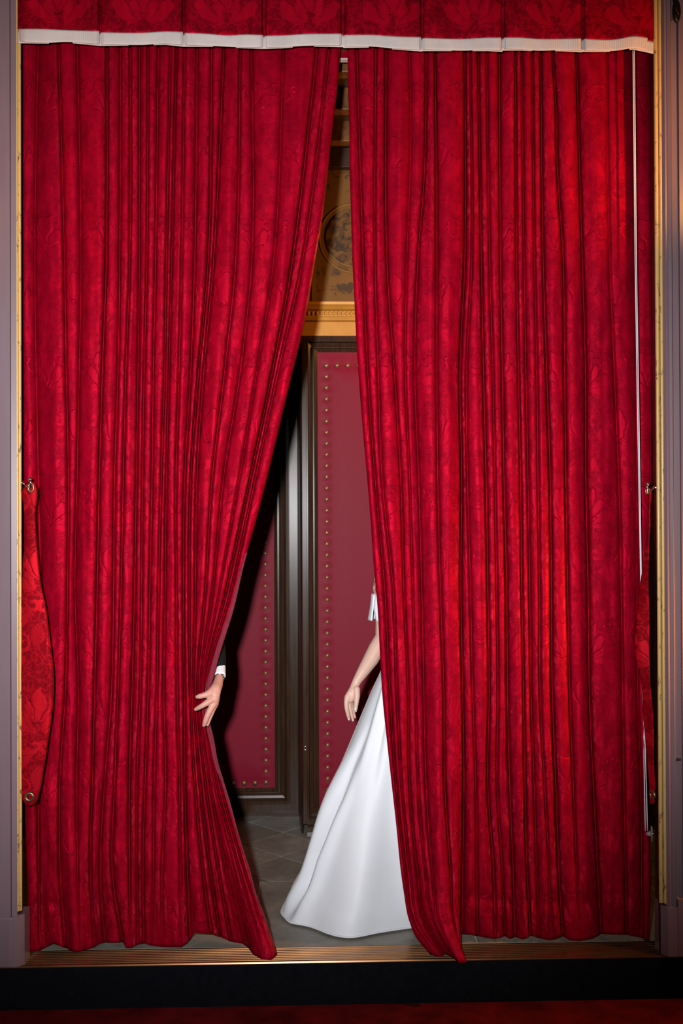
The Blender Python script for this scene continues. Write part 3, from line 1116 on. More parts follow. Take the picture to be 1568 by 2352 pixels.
Lhem = [(0, 2186), (1, 2184), (1.5, 2166), (2, 2178), (2.5, 2186), (3, 2186), (4, 2176), (4.5, 2167), (5, 2165), (6, 2164), (6.3, 2178), (7, 2178), (8, 2170), (9, 2167), (10, 2172),
        (11, 2175), (12, 2176), (13, 2160), (13.15, 2142), (14, 2146), (15, 2152), (16, 2163), (17, 2167), (17.6, 2176), (18, 2192), (19, 2204), (20, 2205), (21, 2192)]
Rb = [B(80, 797, 200, 799, 300, 802, 400, 803, 500, 806, 600, 809, 700, 814, 800, 819, 900, 826, 1000, 834, 1100, 843, 1200, 851, 1300, 858, 1400, 867, 1500, 872, 1600, 878, 1700, 888, 1800, 899, 1900, 910, 2000, 920, 2050, 927, 2100, 935, 2120, 941, 2150, 953, 2190, 985, 2215, 1010),
      B(80, 818, 600, 834, 850, 844, 1100, 861, 1350, 883, 1590, 895, 1800, 909, 2000, 931, 2120, 950, 2215, 1016),
      B(80, 863, 600, 861, 850, 868, 1100, 877, 1350, 902, 1590, 911, 1800, 922, 2000, 942, 2120, 962, 2215, 1027),
      B(80, 886, 600, 888, 850, 905, 1100, 920, 1350, 927, 1590, 937, 1800, 940, 2000, 958, 2120, 978, 2215, 1038),
      B(80, 938, 300, 943, 600, 934, 850, 930, 1100, 940, 1350, 947, 1590, 954, 1800, 960, 2000, 976, 2120, 994, 2215, 1048),
      B(80, 979, 400, 974, 600, 959, 850, 952, 1100, 961, 1350, 968, 1590, 973, 1800, 978, 2000, 992, 2120, 1008, 2215, 1056),
      B(80, 998, 600, 1003, 850, 1003, 1100, 1005, 1350, 1011, 1590, 1019, 1800, 1021, 2000, 1034, 2120, 1042, 2215, 1073),
      B(80, 1067, 600, 1067, 850, 1056, 1100, 1060, 1350, 1058, 1590, 1062, 1800, 1065, 2000, 1062, 2215, 1058),
      B(80, 1079, 600, 1083, 850, 1071, 1100, 1073, 1350, 1080, 1590, 1085, 1800, 1092, 2215, 1096),
      B(80, 1097, 600, 1105, 850, 1110, 1100, 1116, 1350, 1120, 1590, 1123, 1800, 1120, 2000, 1133, 2215, 1138),
      B(80, 1116, 600, 1124, 850, 1131, 1100, 1136, 1350, 1140, 1590, 1143, 1800, 1141, 2000, 1153, 2215, 1160),
      B(80, 1146, 600, 1149, 850, 1153, 1100, 1157, 1350, 1163, 1590, 1165, 1800, 1170, 2000, 1178, 2215, 1184),
      B(80, 1183, 600, 1186, 850, 1190, 1100, 1195, 1350, 1198, 1590, 1202, 1800, 1205, 2000, 1210, 2215, 1222),
      B(80, 1197, 600, 1203, 850, 1207, 1100, 1212, 1350, 1216, 1590, 1219, 1800, 1226, 2000, 1232, 2215, 1240),
      B(80, 1221, 600, 1227, 850, 1232, 1100, 1235, 1350, 1238, 1590, 1240, 1800, 1250, 2000, 1260, 2215, 1264),
      B(80, 1241, 600, 1247, 850, 1255, 1100, 1263, 1350, 1266, 1590, 1268, 1800, 1276, 2000, 1283, 2215, 1296),
      B(80, 1266, 150, 1270, 220, 1275, 400, 1280, 600, 1293, 850, 1296, 1100, 1299, 1350, 1303, 1590, 1308, 1800, 1316, 2215, 1332),
      B(80, 1322, 600, 1337, 850, 1344, 1100, 1345, 1350, 1350, 1590, 1353, 1800, 1362, 2000, 1372, 2215, 1384),
      B(80, 1392, 600, 1400, 1100, 1420, 1350, 1426, 1800, 1432, 2215, 1440),
      B(80, 1452, 600, 1458, 1100, 1462, 1590, 1464, 1800, 1471, 2215, 1473),
      B(80, 1494, 600, 1496, 1060, 1498, 1300, 1494, 1600, 1492, 1850, 1489, 2000, 1494, 2215, 1490)]
Rs = [0.1, 0.5, B(80, 0.7, 600, 0.5), B(80, 0.7, 700, 0.6, 1200, 0.4), 0.3, B(80, 0.6, 500, 0.8, 900, 0.4), B(80, 0.8, 500, 0.9, 700, 0.35, 1500, 0.4, 1900, 0.8),
      B(80, 0.8, 600, 1.3, 1500, 1.2, 2000, 1.2), 0.4, B(80, 0.6, 800, 1.2, 1400, 0.9), 0.5, B(80, 0.8, 800, 1.1), B(80, 0.9, 1000, 1.1), 0.4, 0.6, B(80, 0.8, 900, 1.2),
      B(80, 0.8, 600, 1.0, 1200, 0.8, 1700, 0.4), B(80, 0.7, 900, 0.9), B(80, 0.1, 1500, 0.25), B(80, 0.15, 1700, 0.2, 1850, 0.8), 0.2]
Rhem = [(0, 2192), (1, 2197), (2, 2198), (3, 2190), (4, 2200), (5, 2212), (6, 2210), (6.6, 2203), (6.8, 2165), (7, 2145), (7.5, 2146), (8, 2150), (9, 2157), (10, 2150), (10.5, 2157), (11, 2152), (11.5, 2158), (12, 2149),
        (13, 2155), (14, 2160), (15, 2151), (15.4, 2160), (16, 2162), (16.6, 2156), (17, 2145), (17.5, 2146), (18, 2147), (19, 2154), (19.5, 2162), (20, 2160)]


def flow_left(x, y, t):
    # cloth is drawn slightly toward the hand
    g = math.exp(-((y - 1625) / 190.0) ** 2) * math.exp(-((x - 478) / 60.0) ** 2)
    return 0.012 * g


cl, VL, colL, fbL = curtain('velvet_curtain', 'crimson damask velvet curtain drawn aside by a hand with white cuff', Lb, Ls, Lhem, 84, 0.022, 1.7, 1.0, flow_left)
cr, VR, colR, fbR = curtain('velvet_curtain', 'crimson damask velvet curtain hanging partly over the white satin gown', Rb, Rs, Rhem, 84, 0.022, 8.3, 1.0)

# worn selvedge strip along the left curtain's opening edge
fe = smooth_interp(L_redge)
vs, fs_, uvs = [], [], []
ys = np.linspace(1270, 2120, 90)
for k, y in enumerate(ys):
    if y < 1600:
        wpx = 4 + 9 * min(1, (y - 1270) / 200) 
    else:
        wpx = 13 * max(0.25, 1 - (y - 1600) / 420)
    e = float(fe(y))
    for j in range(5):
        s = j / 4
        x = e + 0.5 - wpx * (1 - s)
        # nearest drape point depth
        r = int(round((y - 84) / (2190 - 84) * 250))
        row = VL[min(max(r, 0), 250)]
        dx = np.abs(row[:, 0] - P(x, y, 0.0).x)
        Yd = row[np.argsort(dx)[:6], 1].min()
        vs.append(P(x, y, Yd - 0.004 - 0.003 * math.sin(math.pi * s)))
for k in range(len(ys) - 1):
    for j in range(4):
        a = k * 5 + j
        fs_.append((a, a + 5, a + 6, a + 1))
sv = mesh_obj('selvedge', vs, fs_, M['hem'], cl, True)
sv.modifiers.new('s', 'SOLIDIFY').thickness = 0.002
sv['label'] = 'worn pinkish selvedge along the opening edge'

# ------------------------------------------------------------------ curtain batten behind the heads
zb_ = ZP(139, 0.125)
cb = empty('curtain_rail', (0.1, 0.128, zb_))
tag(cb, 'red covered curtain batten with pale lower edge between the curtain heads', 'rail')
box('batten', XP(60, 0.07), XP(1490, 0.07), 0.116, 0.14, zb_ + 0.005, zb_ + 0.14, M['valance'], cb)
box('batten_edge', XP(60, 0.07), XP(1490, 0.07), 0.114, 0.142, zb_, zb_ + 0.005, M['white_board'], cb)

# ------------------------------------------------------------------ valance
YV = -0.165
val = empty('valance', (XP(784, YV), YV, ZP(100, YV)))
tag(val, 'flat red damask valance with ivory ribbed ribbon hem above the curtains', 'valance')
panels = [
    (B(40, 66, 95, 66, 150, 69, 228, 71), B(40, 95, 110, 98, 150, 96, 228, 101)),
    (B(231.5, 74, 325, 75, 380, 72, 420, 73), B(231.5, 101, 325, 103, 380, 100, 420, 103)),
    (B(424, 75, 470, 77, 525, 81, 560, 79, 603, 80), B(424, 103, 480, 105, 550, 108, 603, 108)),
    (B(609, 82, 650, 81, 700, 78, 784, 77), B(609, 108, 650, 108, 700, 105, 784, 104)),
    (B(791, 80, 860, 80, 899, 83, 967, 85), B(791, 106, 860, 107, 899, 111, 967, 114)),
    (B(971, 87, 1064, 89, 1120, 86, 1151, 86), B(971, 113, 1064, 116, 1120, 114, 1151, 115)),
    (B(1157, 86, 1195, 86, 1234, 89, 1290, 89, 1334, 88), B(1157, 112, 1195, 113, 1234, 116, 1290, 115, 1334, 116)),
    (B(1341, 89, 1390, 91, 1414, 90, 1454, 83, 1503, 89), B(1341, 115, 1390, 117, 1414, 116, 1454, 111, 1503, 120)),
]


def strip(name, xs, ytop_f, ybot_f, Yf, mat, parent, nrow, rib=0.0, zoff=0.0, thick=0.002, ytop_const=None):
    v, uv, f = [], [], []
    n = len(xs)
    for r in range(nrow + 1):
        t = r / nrow
        for x in xs:
            ya = ytop_const if ytop_const is not None else float(ytop_f(x))
            y = ya + (float(ybot_f(x)) - ya) * t
            Y = Yf(x)
            p = P(x, y, Y)
            if rib:
                p.y -= rib * (0.5 + 0.5 * math.sin(2 * math.pi * x / 4.25)) * (1.0 if 0.08 < t < 0.92 else 0.3)
            p.z += zoff
            v.append(p)
            uv.append((p.x, p.z))
    for r in range(nrow):
        for c in range(n - 1):
            a = r * n + c
            f.append((a, a + n, a + n + 1, a + 1))
    o = mesh_obj(name, v, f, mat, parent, True, uv)
    m = o.modifiers.new('thickness', 'SOLIDIFY')
    m.thickness = thick
    m.offset = -1
    return o


for k, (tp, bt) in enumerate(panels):
    ft, fbm = smooth_interp(tp), smooth_interp(bt)
    x0, x1 = tp[0][0], tp[-1][0]
    ph = random.uniform(0, 6)

    def Yf(x, x0=x0, x1=x1, ph=ph, k=k):
        s = (x - x0) / (x1 - x0)
        e = min(s, 1 - s)
        y = YV - 0.006 * math.sin(s * 7 + ph) + 0.008 * math.exp(-(e / 0.02) ** 2)
        if k == 7 and x > 1454:
            y += 0.045 * ((x - 1454) / 49) ** 1.5
        if k == 0 and x < 60:
            y += 0.03 * ((60 - x) / 20) ** 1.5
        return y
    nx = int((x1 - x0) / 4) + 1
    pn = strip('pleat_panel', np.linspace(x0, x1, nx).tolist(), None, lambda x, ft=ft: ft(x) + 3, Yf, M['valance'], val, 24, ytop_const=-90)
    strip('trim_ribbon', np.linspace(x0, x1, int((x1 - x0) * 1.4)).tolist(), ft, fbm, lambda x, Yf=Yf: Yf(x) - 0.003, M['ribbon'], pn, 8, rib=0.0016, thick=0.0025)
# the folded-back layers behind each pleat
for k in range(9):
    if k == 0:
        xc_, xl_, xr_ = 42, 42, 112
    elif k == 8:
        xc_, xl_, xr_ = 1500, 1445, 1500
    else:
        xc_ = (panels[k - 1][0][-1][0] + panels[k][0][0][0]) / 2
        xl_, xr_ = xc_ - random.uniform(58, 70), xc_ + random.uniform(58, 70)

    def fb_(x, k=k, xc_=xc_):
        a = panels[min(max(k if x >= xc_ else k - 1, 0), 7)][1]
        return lerp_list(a, x)

    def Yb(x, xc_=xc_):
        return YV + 0.018 - 0.014 * (min(abs(x - xc_), 70) / 70) ** 3
    xs = np.linspace(xl_, xr_, 40).tolist()
    rt = strip('pleat_return', xs, None, lambda x: fb_(x) - 20, Yb, M['valance'], val, 20, ytop_const=-90)
    strip('trim_ribbon', np.linspace(xl_, xr_, int(xr_ - xl_)).tolist(), lambda x: fb_(x) - 24, lambda x: fb_(x) + 1.8 + 2.2 * (1 - (min(abs(x - xc_), 70) / 70)), lambda x: Yb(x) - 0.002, M['ribbon'], rt, 5, rib=0.001, thick=0.0025)

# ------------------------------------------------------------------ tie-backs, hooks, cord
def band(name, label, left, right, Yc, ring, grommet, ring_r, gaxis, twist=0.0, belly=0.02):
    fl, fr = smooth_interp(left), smooth_interp(right)
    y0, y1 = left[0][0], left[-1][0]
    root = empty(name, P((left[-1][1] + right[-1][1]) / 2, y1, Yc))
    tag(root, label, 'tieback')
    rows, nc = 150, 12
    v, uv, f = [], [], []
    for r in range(rows + 1):
        y = y0 + (y1 - y0) * r / rows
        a, b = float(fl(y)), float(fr(y))
        for c in range(nc + 1):
            s = c / nc
            x = a + (b - a) * s
            e = 4 * s * (1 - s)
            Y = Yc(y) if callable(Yc) else Yc
            Y += -belly * (e ** 0.6) * min(1, (b - a) / 60) + twist * (s - 0.5)
            Y -= 0.003 * noise.noise((x * 0.05, y * 0.01, 2.2))
            p = P(x, y, Y)
            v.append(p)
            uv.append((p.x * 1.0 + 0.4, p.z))
    n = nc + 1
    for r in range(rows):
        for c in range(nc):
            k = r * n + c
            f.append((k, k + n, k + n + 1, k + 1))
    o = mesh_obj('band', v, f, M['tieback'], root, True, uv)
    m = o.modifiers.new('t', 'SOLIDIFY')
    m.thickness = 0.006
    m.offset = -1
    bm = bmesh.new()
    torus(bm, ring, ring_r, 0.0035, rz=1.35, rx=0.95)
    bm_obj('hanging_ring', bm, M['bronze'], root, True)
    bm = bmesh.new()
    torus(bm, grommet, 0.0135, 0.0055, axis=gaxis)
    bm_obj('grommet', bm, M['bronze'], root, True)
    return root


YT = -0.125
Ltl = B(1106, 66, 1114, 56, 1165, 54, 1199, 58, 1250, 58.5, 1275, 53, 1335, 51, 1420, 47, 1488, 43.6, 1599, 43.6, 1726, 45.7, 1811, 47.8, 1832, 50, 1845, 57, 1852, 65)
Ltr = B(1106, 76, 1112, 81.6, 1182, 81, 1250, 85, 1335, 93.5, 1386, 104, 1471, 115.6, 1556, 124, 1631, 121, 1705, 110.5, 1775, 100, 1828, 89, 1845, 81, 1852, 68)
empty_P = P
band('curtain_tieback', 'flat red damask tie-back hanging open beside the left gilt bead', Ltl, Ltr, YT, P(71, 1120, YT - 0.008), P(67.6, 1830, YT - 0.012), 0.011, Vector((0, 1, 0)), belly=0.008)
Rtl = B(1122, 1490, 1167, 1486.5, 1205, 1486.5, 1240, 1483, 1274, 1478.6, 1310, 1474, 1346, 1468.7, 1417, 1461.6, 1481, 1457, 1520, 1461, 1566, 1472, 1651, 1476.5, 1694, 1481, 1757, 1487, 1811, 1491, 1846, 1492)
Rtr = B(1122, 1493, 1167, 1490, 1205, 1490, 1240, 1488.5, 1274, 1487.5, 1310, 1487.5, 1346, 1488.4, 1417, 1491.4, 1481, 1491.5, 1520, 1492, 1566, 1492.5, 1651, 1500, 1694, 1501, 1757, 1500, 1811, 1502, 1846, 1499)
band('curtain_tieback', 'twisted red damask tie-back hanging beside the white cord', Rtl, Rtr, -0.095, P(1487, 1128, -0.10), P(1498, 1825, -0.105), 0.008, Vector((1, 0.25, 0)).normalized(), twist=-0.03, belly=0.006)


def hook(label, peg, tip, Yp, sgn):
    root = empty('curtain_hook', peg)
    tag(root, label, 'hook')
    bm = bmesh.new()
    wall_x = peg.x - sgn * 0.012
    tube(bm, [(wall_x, peg.y, peg.z), (peg.x - sgn * 0.004, peg.y, peg.z), (peg.x, peg.y, peg.z), (peg.x + sgn * 0.006, peg.y, peg.z)], [0.009, 0.010, 0.007, 0.003], 14)
    bm_obj('rosette', bm, M['steel'], root, True)
    bm = bmesh.new()
    pts = [Vector((peg.x, peg.y, peg.z)), Vector((peg.x + sgn * 0.008, peg.y, peg.z - 0.008)), tip + Vector((-sgn * 0.006, 0, -0.030)), tip + Vector((0, -0.004, -0.032)), tip + Vector((sgn * 0.002, -0.007, -0.015)), tip + Vector((0, -0.008, 0.0))]
    tube(bm, pts, [0.0032, 0.0036, 0.004, 0.0042, 0.0045, 0.0055], 12)
    r = bmesh.ops.create_uvsphere(bm, u_segments=12, v_segments=8, radius=0.0075)
    bmesh.ops.translate(bm, verts=r['verts'], vec=tip + Vector((0, -0.008, 0.0)))
    bm_obj('hook_arm', bm, M['steel'], root, True)


hook('steel hook on the left jamb holding the flat tie-back', P(53, 1109, -0.118), P(70.5, 1101, -0.138), -0.12, 1)
hook('steel and brass hook on the right jamb holding the twisted tie-back', P(1502, 1120, -0.105), P(1485, 1112, -0.115), -0.1, -1)

cr_root = empty('pull_cord', P(1484, 1905, -0.07))
tag(cr_root, 'thin white double pull cord hanging down the right curtain edge', 'cord')
for dx, nm in ((-2.0, 'cord_strand'), (2.0, 'cord_strand')):
    bm = bmesh.new()
    pts = []
    for y in np.linspace(96, 1908, 60):
        base = lerp_list(B(96, 1454.5, 596, 1459.5, 1060, 1467, 1322, 1471.5, 1548, 1475, 1694, 1479, 1908, 1484), y)
        spread = lerp_list(B(96, 0.8, 1000, 0.75, 1500, 0.3, 1600, 0.5, 1660, 0.1, 1720, 0.9, 1908, 1.25), y)
        pts.append(P(base + dx * spread, y, lerp_list(B(96, -0.075, 1300, -0.07, 1908, -0.07), y)))
    tube(bm, pts, 0.0019, 8)
    bm_obj(nm, bm, M['cord'], cr_root, True)
tz = P(1494, 1915, -0.07)
tr = empty('cord_tensioner', tz)
tag(tr, 'clear plastic cord tensioner screwed to the right jamb', 'cord tensioner')
xw = XP(1508, -0.12)
bm = bmesh.new()
bm_box(bm, tz.x + 0.001, tz.x + 0.005, tz.y - 0.008, tz.y + 0.008, tz.z - 0.030, tz.z + 0.030)
bmesh.ops.bevel(bm, geom=list(bm.edges), offset=0.0018, segments=2, affect='EDGES')
bm_obj('mounting_plate', bm, M['clear'], tr, True)
bm = bmesh.new()
tube(bm, [(tz.x - 0.018, tz.y, tz.z - 0.001), (tz.x - 0.010, tz.y, tz.z), (tz.x + 0.001, tz.y, tz.z)], [0.004, 0.009, 0.010], 14)
bm_obj('cord_housing', bm, M['clear'], tr, True)
bm = bmesh.new()
tube(bm, [(tz.x + 0.004, tz.y, tz.z), (xw + 0.001, tz.y, tz.z)], 0.0022, 10)
bm_obj('screw', bm, M['steel'], tr, True)

# ------------------------------------------------------------------ organic bodies
def blob(name, chains, voxel, mat, parent, smooth_it=4, factor=0.5, thin=0.0):
    """chains: lists of (Vector, radius). Union of tapered limbs, voxel-remeshed to one skin."""
    bm = bmesh.new()
    for ch in chains:
        for p, r in ch:
            res = bmesh.ops.create_icosphere(bm, subdivisions=2, radius=r)
            bmesh.ops.translate(bm, verts=res['verts'], vec=p)
        for (a, ra), (b, rb) in zip(ch, ch[1:]):
            d = (b - a)
            if d.length < 1e-5:
                continue
            tube(bm, [a, b], [ra, rb], 14)
    me = bpy.data.meshes.new(name)
    bmesh.ops.recalc_face_normals(bm, faces=bm.faces)
    bm.to_mesh(me)
    bm.free()
    tmp = bpy.data.objects.new(name, me)
    COL.objects.link(tmp)
    r = tmp.modifiers.new('r', 'REMESH')
    r.mode = 'VOXEL'
    r.voxel_size = voxel
    s = tmp.modifiers.new('s', 'SMOOTH')
    s.factor = factor
    s.iterations = smooth_it
    if thin:
        dc = tmp.modifiers.new('d', 'DECIMATE')
        dc.ratio = thin
    dg = bpy.context.evaluated_depsgraph_get()
    ev = tmp.evaluated_get(dg)
    out = bpy.data.meshes.new_from_object(ev)
    bpy.data.objects.remove(tmp)
    out.name = name
    out.polygons.foreach_set('use_smooth', [True] * len(out.polygons))
    out.materials.clear()
    out.materials.append(mat)
    o = bpy.data.objects.new(name, out)
    return link(o, parent)


def V3(*a):
    return Vector(a)


def head_chains(c, up=1.0, face=V3(0, -1, 0)):
    """head centre c; face direction in the XY plane"""
    side = face.cross(V3(0, 0, 1))
    ch = []
    ch.append([(c + V3(0, 0, 0.035) - face * 0.01, 0.083), (c - V3(0, 0, 0.03) + face * 0.012, 0.066)])
    ch.append([(c - V3(0, 0, 0.03) + face * 0.012, 0.062), (c - V3(0, 0, 0.085) + face * 0.042, 0.032)])       # jaw
    ch.append([(c + face * 0.078 + V3(0, 0, 0.012), 0.010), (c + face * 0.098 - V3(0, 0, 0.028), 0.013)])       # nose
    ch.append([(c + face * 0.074 + side * 0.03 + V3(0, 0, 0.028), 0.012), (c + face * 0.074 - side * 0.03 + V3(0, 0, 0.028), 0.012)])  # brow
    for sg in (-1, 1):
        ch.append([(c + side * sg * 0.073 + V3(0, 0, 0.012), 0.013), (c + side * sg * 0.078 - V3(0, 0, 0.02), 0.011)])   # ear
        ch.append([(c + face * 0.055 + side * sg * 0.035 - V3(0, 0, 0.02), 0.028), (c + face * 0.05 + side * sg * 0.025 - V3(0, 0, 0.05), 0.024)])
    return ch


def face_parts(c, parent, face=V3(0, -1, 0)):
    side = face.cross(V3(0, 0, 1))
    for sg in (-1, 1):
        bm = bmesh.new()
        r = bmesh.ops.create_uvsphere(bm, u_segments=14, v_segments=10, radius=0.0125)
        bmesh.ops.translate(bm, verts=r['verts'], vec=c + face * 0.068 + side * sg * 0.031 + V3(0, 0, 0.004))
        e = bm_obj('eye', bm, M['eye'], parent, True)
        bm = bmesh.new()
        r = bmesh.ops.create_uvsphere(bm, u_segments=12, v_segments=8, radius=0.0062)
        bmesh.ops.scale(bm, verts=r['verts'], vec=(1, 0.5, 1))
        bmesh.ops.translate(bm, verts=r['verts'], vec=c + face * 0.0785 + side * sg * 0.031 + V3(0, 0, 0.004))
        bm_obj('iris', bm, M['shoe'], e, True)
    bm = bmesh.new()
    for dz, rr in ((-0.053, 0.0055), (-0.060, 0.0065)):
        tube(bm, [c + face * 0.072 + side * -0.022 + V3(0, 0, dz), c + face * 0.086 + V3(0, 0, dz + 0.001), c + face * 0.072 + side * 0.022 + V3(0, 0, dz)], [0.003, rr, 0.003], 10)
    bm_obj('lips', bm, M['lip'], parent, True)


# ---- the groom behind the left curtain -----------------------------------
def hz(zx, zy, Y):
    """pixel of the enlarged crop of his hand"""
    return P(420 + zx / 8.71, 1500 + zy / 8.71, Y)


gx, gy = -0.60, 0.42
groom = empty('person', (gx, gy, 0.0))
tag(groom, 'person in black suit with white cuff holding the red curtain aside from behind', 'person')
YH = -0.045
wrist = hz(690, 620, 0.0)
cuffp = hz(738, 420, 0.060)
elbow = P(488, 1395, 0.33)
rsh = V3(gx + 0.20, gy, 1.43)
lsh = V3(gx - 0.20, gy, 1.43)
hand = [
    [(hz(738, 430, 0.058), 0.0150), (hz(724, 510, 0.038), 0.0175), (hz(692, 640, 0.008), 0.0208), (hz(652, 730, -0.018), 0.0222), (hz(640, 850, -0.03), 0.020), (hz(636, 930, -0.034), 0.0165)],
    [(hz(690, 660, -0.002), 0.0175), (hz(690, 790, -0.016), 0.0120), (hz(680, 900, -0.024), 0.0115), (hz(668, 985, -0.030), 0.0100)],
    # thumb
    [(hz(622, 740, -0.022), 0.0193), (hz(560, 790, -0.034), 0.0164), (hz(480, 830, -0.042), 0.0135), (hz(400, 850, -0.045), 0.0109), (hz(330, 866, -0.045), 0.0101), (hz(282, 875, -0.043), 0.0073)],
    # index
    [(hz(650, 890, -0.032), 0.0158), (hz(560, 945, -0.042), 0.0131), (hz(470, 1000, -0.050), 0.0119), (hz(390, 1050, -0.052), 0.0103), (hz(320, 1090, -0.048), 0.0094), (hz(255, 1125, -0.042), 0.0073)],
    # middle
    [(hz(640, 975, -0.030), 0.0150), (hz(575, 1080, -0.040), 0.0126), (hz(525, 1170, -0.046), 0.0119), (hz(480, 1270, -0.047), 0.0108), (hz(445, 1370, -0.044), 0.0101), (hz(422, 1440, -0.038), 0.0080)],
    # ring finger, behind
    [(hz(655, 1010, -0.016), 0.0123), (hz(612, 1110, -0.018), 0.0099), (hz(575, 1210, -0.020), 0.0084), (hz(535, 1310, -0.020), 0.0076), (hz(492, 1440, -0.018), 0.0059)],
    # little finger, tucked behind the others
    [(hz(665, 990, -0.004), 0.0111), (hz(615, 1090, -0.002), 0.0094), (hz(560, 1170, -0.004), 0.0084), (hz(515, 1230, -0.008), 0.0070)],
]
hc = V3(gx, gy - 0.02, 1.69)
body = hand + [
    [(hz(738, 430, 0.058), 0.015), (elbow, 0.034), (rsh, 0.048)],
    [(lsh, 0.048), (V3(gx - 0.27, gy + 0.03, 1.13), 0.036), (V3(gx - 0.27, gy - 0.06, 0.88), 0.024), (V3(gx - 0.265, gy - 0.08, 0.80), 0.030), (V3(gx - 0.26, gy - 0.09, 0.74), 0.024)],
    [(rsh, 0.055), (lsh, 0.055)],
    [(V3(gx, gy, 1.42), 0.10), (V3(gx, gy, 1.2), 0.13), (V3(gx, gy, 1.0), 0.125), (V3(gx, gy, 0.92), 0.13)],
    [(V3(gx - 0.08, gy, 1.3), 0.11), (V3(gx - 0.06, gy, 0.95), 0.12)], [(V3(gx + 0.08, gy, 1.3), 0.11), (V3(gx + 0.06, gy, 0.95), 0.12)],
    [(V3(gx, gy, 1.42), 0.062), (hc - V3(0, 0, 0.05), 0.056)],
]
for sg in (-1, 1):
    body.append([(V3(gx + sg * 0.09, gy, 0.90), 0.088), (V3(gx + sg * 0.10, gy - 0.01, 0.50), 0.056), (V3(gx + sg * 0.105, gy + 0.02, 0.30), 0.052), (V3(gx + sg * 0.105, gy + 0.03, 0.10), 0.038)])
    body.append([(V3(gx + sg * 0.105, gy + 0.04, 0.062), 0.034), (V3(gx + sg * 0.12, gy - 0.14, 0.045), 0.03)])
    # fingers of the resting hand
    if sg == -1:
        for q in range(4):
            yq = gy - 0.125 + q * 0.022
            body.append([(V3(gx - 0.26, yq, 0.745), 0.010), (V3(gx - 0.255, yq - 0.004, 0.70), 0.0085), (V3(gx - 0.245, yq - 0.002, 0.668 + 0.006 * abs(q - 1.2)), 0.0075)])
        body.append([(V3(gx - 0.262, gy - 0.105, 0.80), 0.012), (V3(gx - 0.25, gy - 0.15, 0.765), 0.010), (V3(gx - 0.245, gy - 0.155, 0.73), 0.008)])
body += head_chains(hc)
gbody = blob('body', body, 0.0021, M['skin_m'], groom, 3, thin=0.22)
face_parts(hc, groom)
# jacket, trousers, cuffs
arm_dir = (elbow - cuffp).normalized()
jk = [
    [(cuffp + arm_dir * 0.038, 0.030), (elbow, 0.050), (rsh, 0.068)],
    [(lsh, 0.068), (V3(gx - 0.27, gy + 0.03, 1.13), 0.054), (V3(gx - 0.27, gy - 0.055, 0.90), 0.038)],
    [(rsh, 0.072), (V3(gx, gy, 1.45), 0.085), (lsh, 0.072)],
    [(V3(gx, gy, 1.40), 0.125), (V3(gx, gy, 1.2), 0.148), (V3(gx, gy, 1.0), 0.142), (V3(gx, gy, 0.82), 0.145)],
    [(V3(gx - 0.09, gy, 1.3), 0.125), (V3(gx - 0.07, gy, 0.84), 0.135)], [(V3(gx + 0.09, gy, 1.3), 0.125), (V3(gx + 0.07, gy, 0.84), 0.135)],
]
blob('jacket', jk, 0.008, M['suit'], groom, 4)
tr_ = []
for sg in (-1, 1):
    tr_.append([(V3(gx + sg * 0.085, gy, 0.92), 0.105), (V3(gx + sg * 0.10, gy - 0.005, 0.50), 0.078), (V3(gx + sg * 0.105, gy + 0.02, 0.12), 0.062)])
blob('trousers', tr_, 0.010, M['suit'], groom, 3)
for sg in (-1, 1):
    blob('shoe', [[(V3(gx + sg * 0.105, gy + 0.045, 0.050), 0.044), (V3(gx + sg * 0.115, gy - 0.06, 0.047), 0.043), (V3(gx + sg * 0.122, gy - 0.16, 0.040), 0.036)]], 0.008, M['shoe'], groom, 2)
blob('hair', [[(hc + V3(0, 0.02, 0.065), 0.078), (hc + V3(0, 0.035, 0.01), 0.080), (hc + V3(0, 0.05, -0.04), 0.062)], [(hc + V3(0, -0.045, 0.095), 0.036), (hc + V3(0, 0.02, 0.085), 0.07)]], 0.007, M['hair_dark'], groom, 3)


def sleeve_ring(name, a, b, ra, rb, mat, parent, n=28, flat=0.85, lip=0.0):
    ax = (b - a).normalized()
    s = ax.cross(V3(0, 1, 0)).normalized()
    u = ax.cross(s).normalized()
    v, f = [], []
    steps = 7
    for i in range(steps + 1):
        t = i / steps
        r = ra + (rb - ra) * t
        c = a + (b - a) * t
        for k in range(n):
            q = 2 * math.pi * k / n
            v.append(c + s * math.cos(q) * r + u * math.sin(q) * r * flat)
    for i in range(steps):
        for k in range(n):
            f.append((i * n + k, i * n + (k + 1) % n, (i + 1) * n + (k + 1) % n, (i + 1) * n + k))
    o = mesh_obj(name, v, f, mat, parent, True)
    m = o.modifiers.new('t', 'SOLIDIFY')
    m.thickness = 0.003
    m.offset = 1
    return o


c0 = hz(737, 466, 0.050)
c1 = hz(742, 262, 0.085)
sleeve_ring('shirt_cuff', c0, c1 + (c1 - c0) * 0.5, 0.0200, 0.0180, M['shirt'], groom)
bm = bmesh.new()
bc = hz(724, 498, 0.040)
q = (cuffp - wrist).normalized()
torus(bm, bc, 0.0192, 0.0017, axis=q, n=40, m=8)
br = bm_obj('bracelet', bm, M['steel'], groom, True)
bm = bmesh.new()
rr_ = bmesh.ops.create_uvsphere(bm, u_segments=12, v_segments=8, radius=0.0042)
bmesh.ops.translate(bm, verts=rr_['verts'], vec=hz(803, 510, 0.026))
bm_obj('bracelet_bead', bm, M['steel'], br, True)

# ---- the bride behind the right curtain -----------------------------------
bx, by = 0.47, 0.46
bride = empty('person', (bx, by, 0.0))
tag(bride, 'person in long white satin gown standing half hidden behind the curtain', 'person')


def bz(zx, zy, Y):
    return P(740 + zx / 5.88, 1300 + zy / 5.88, Y)


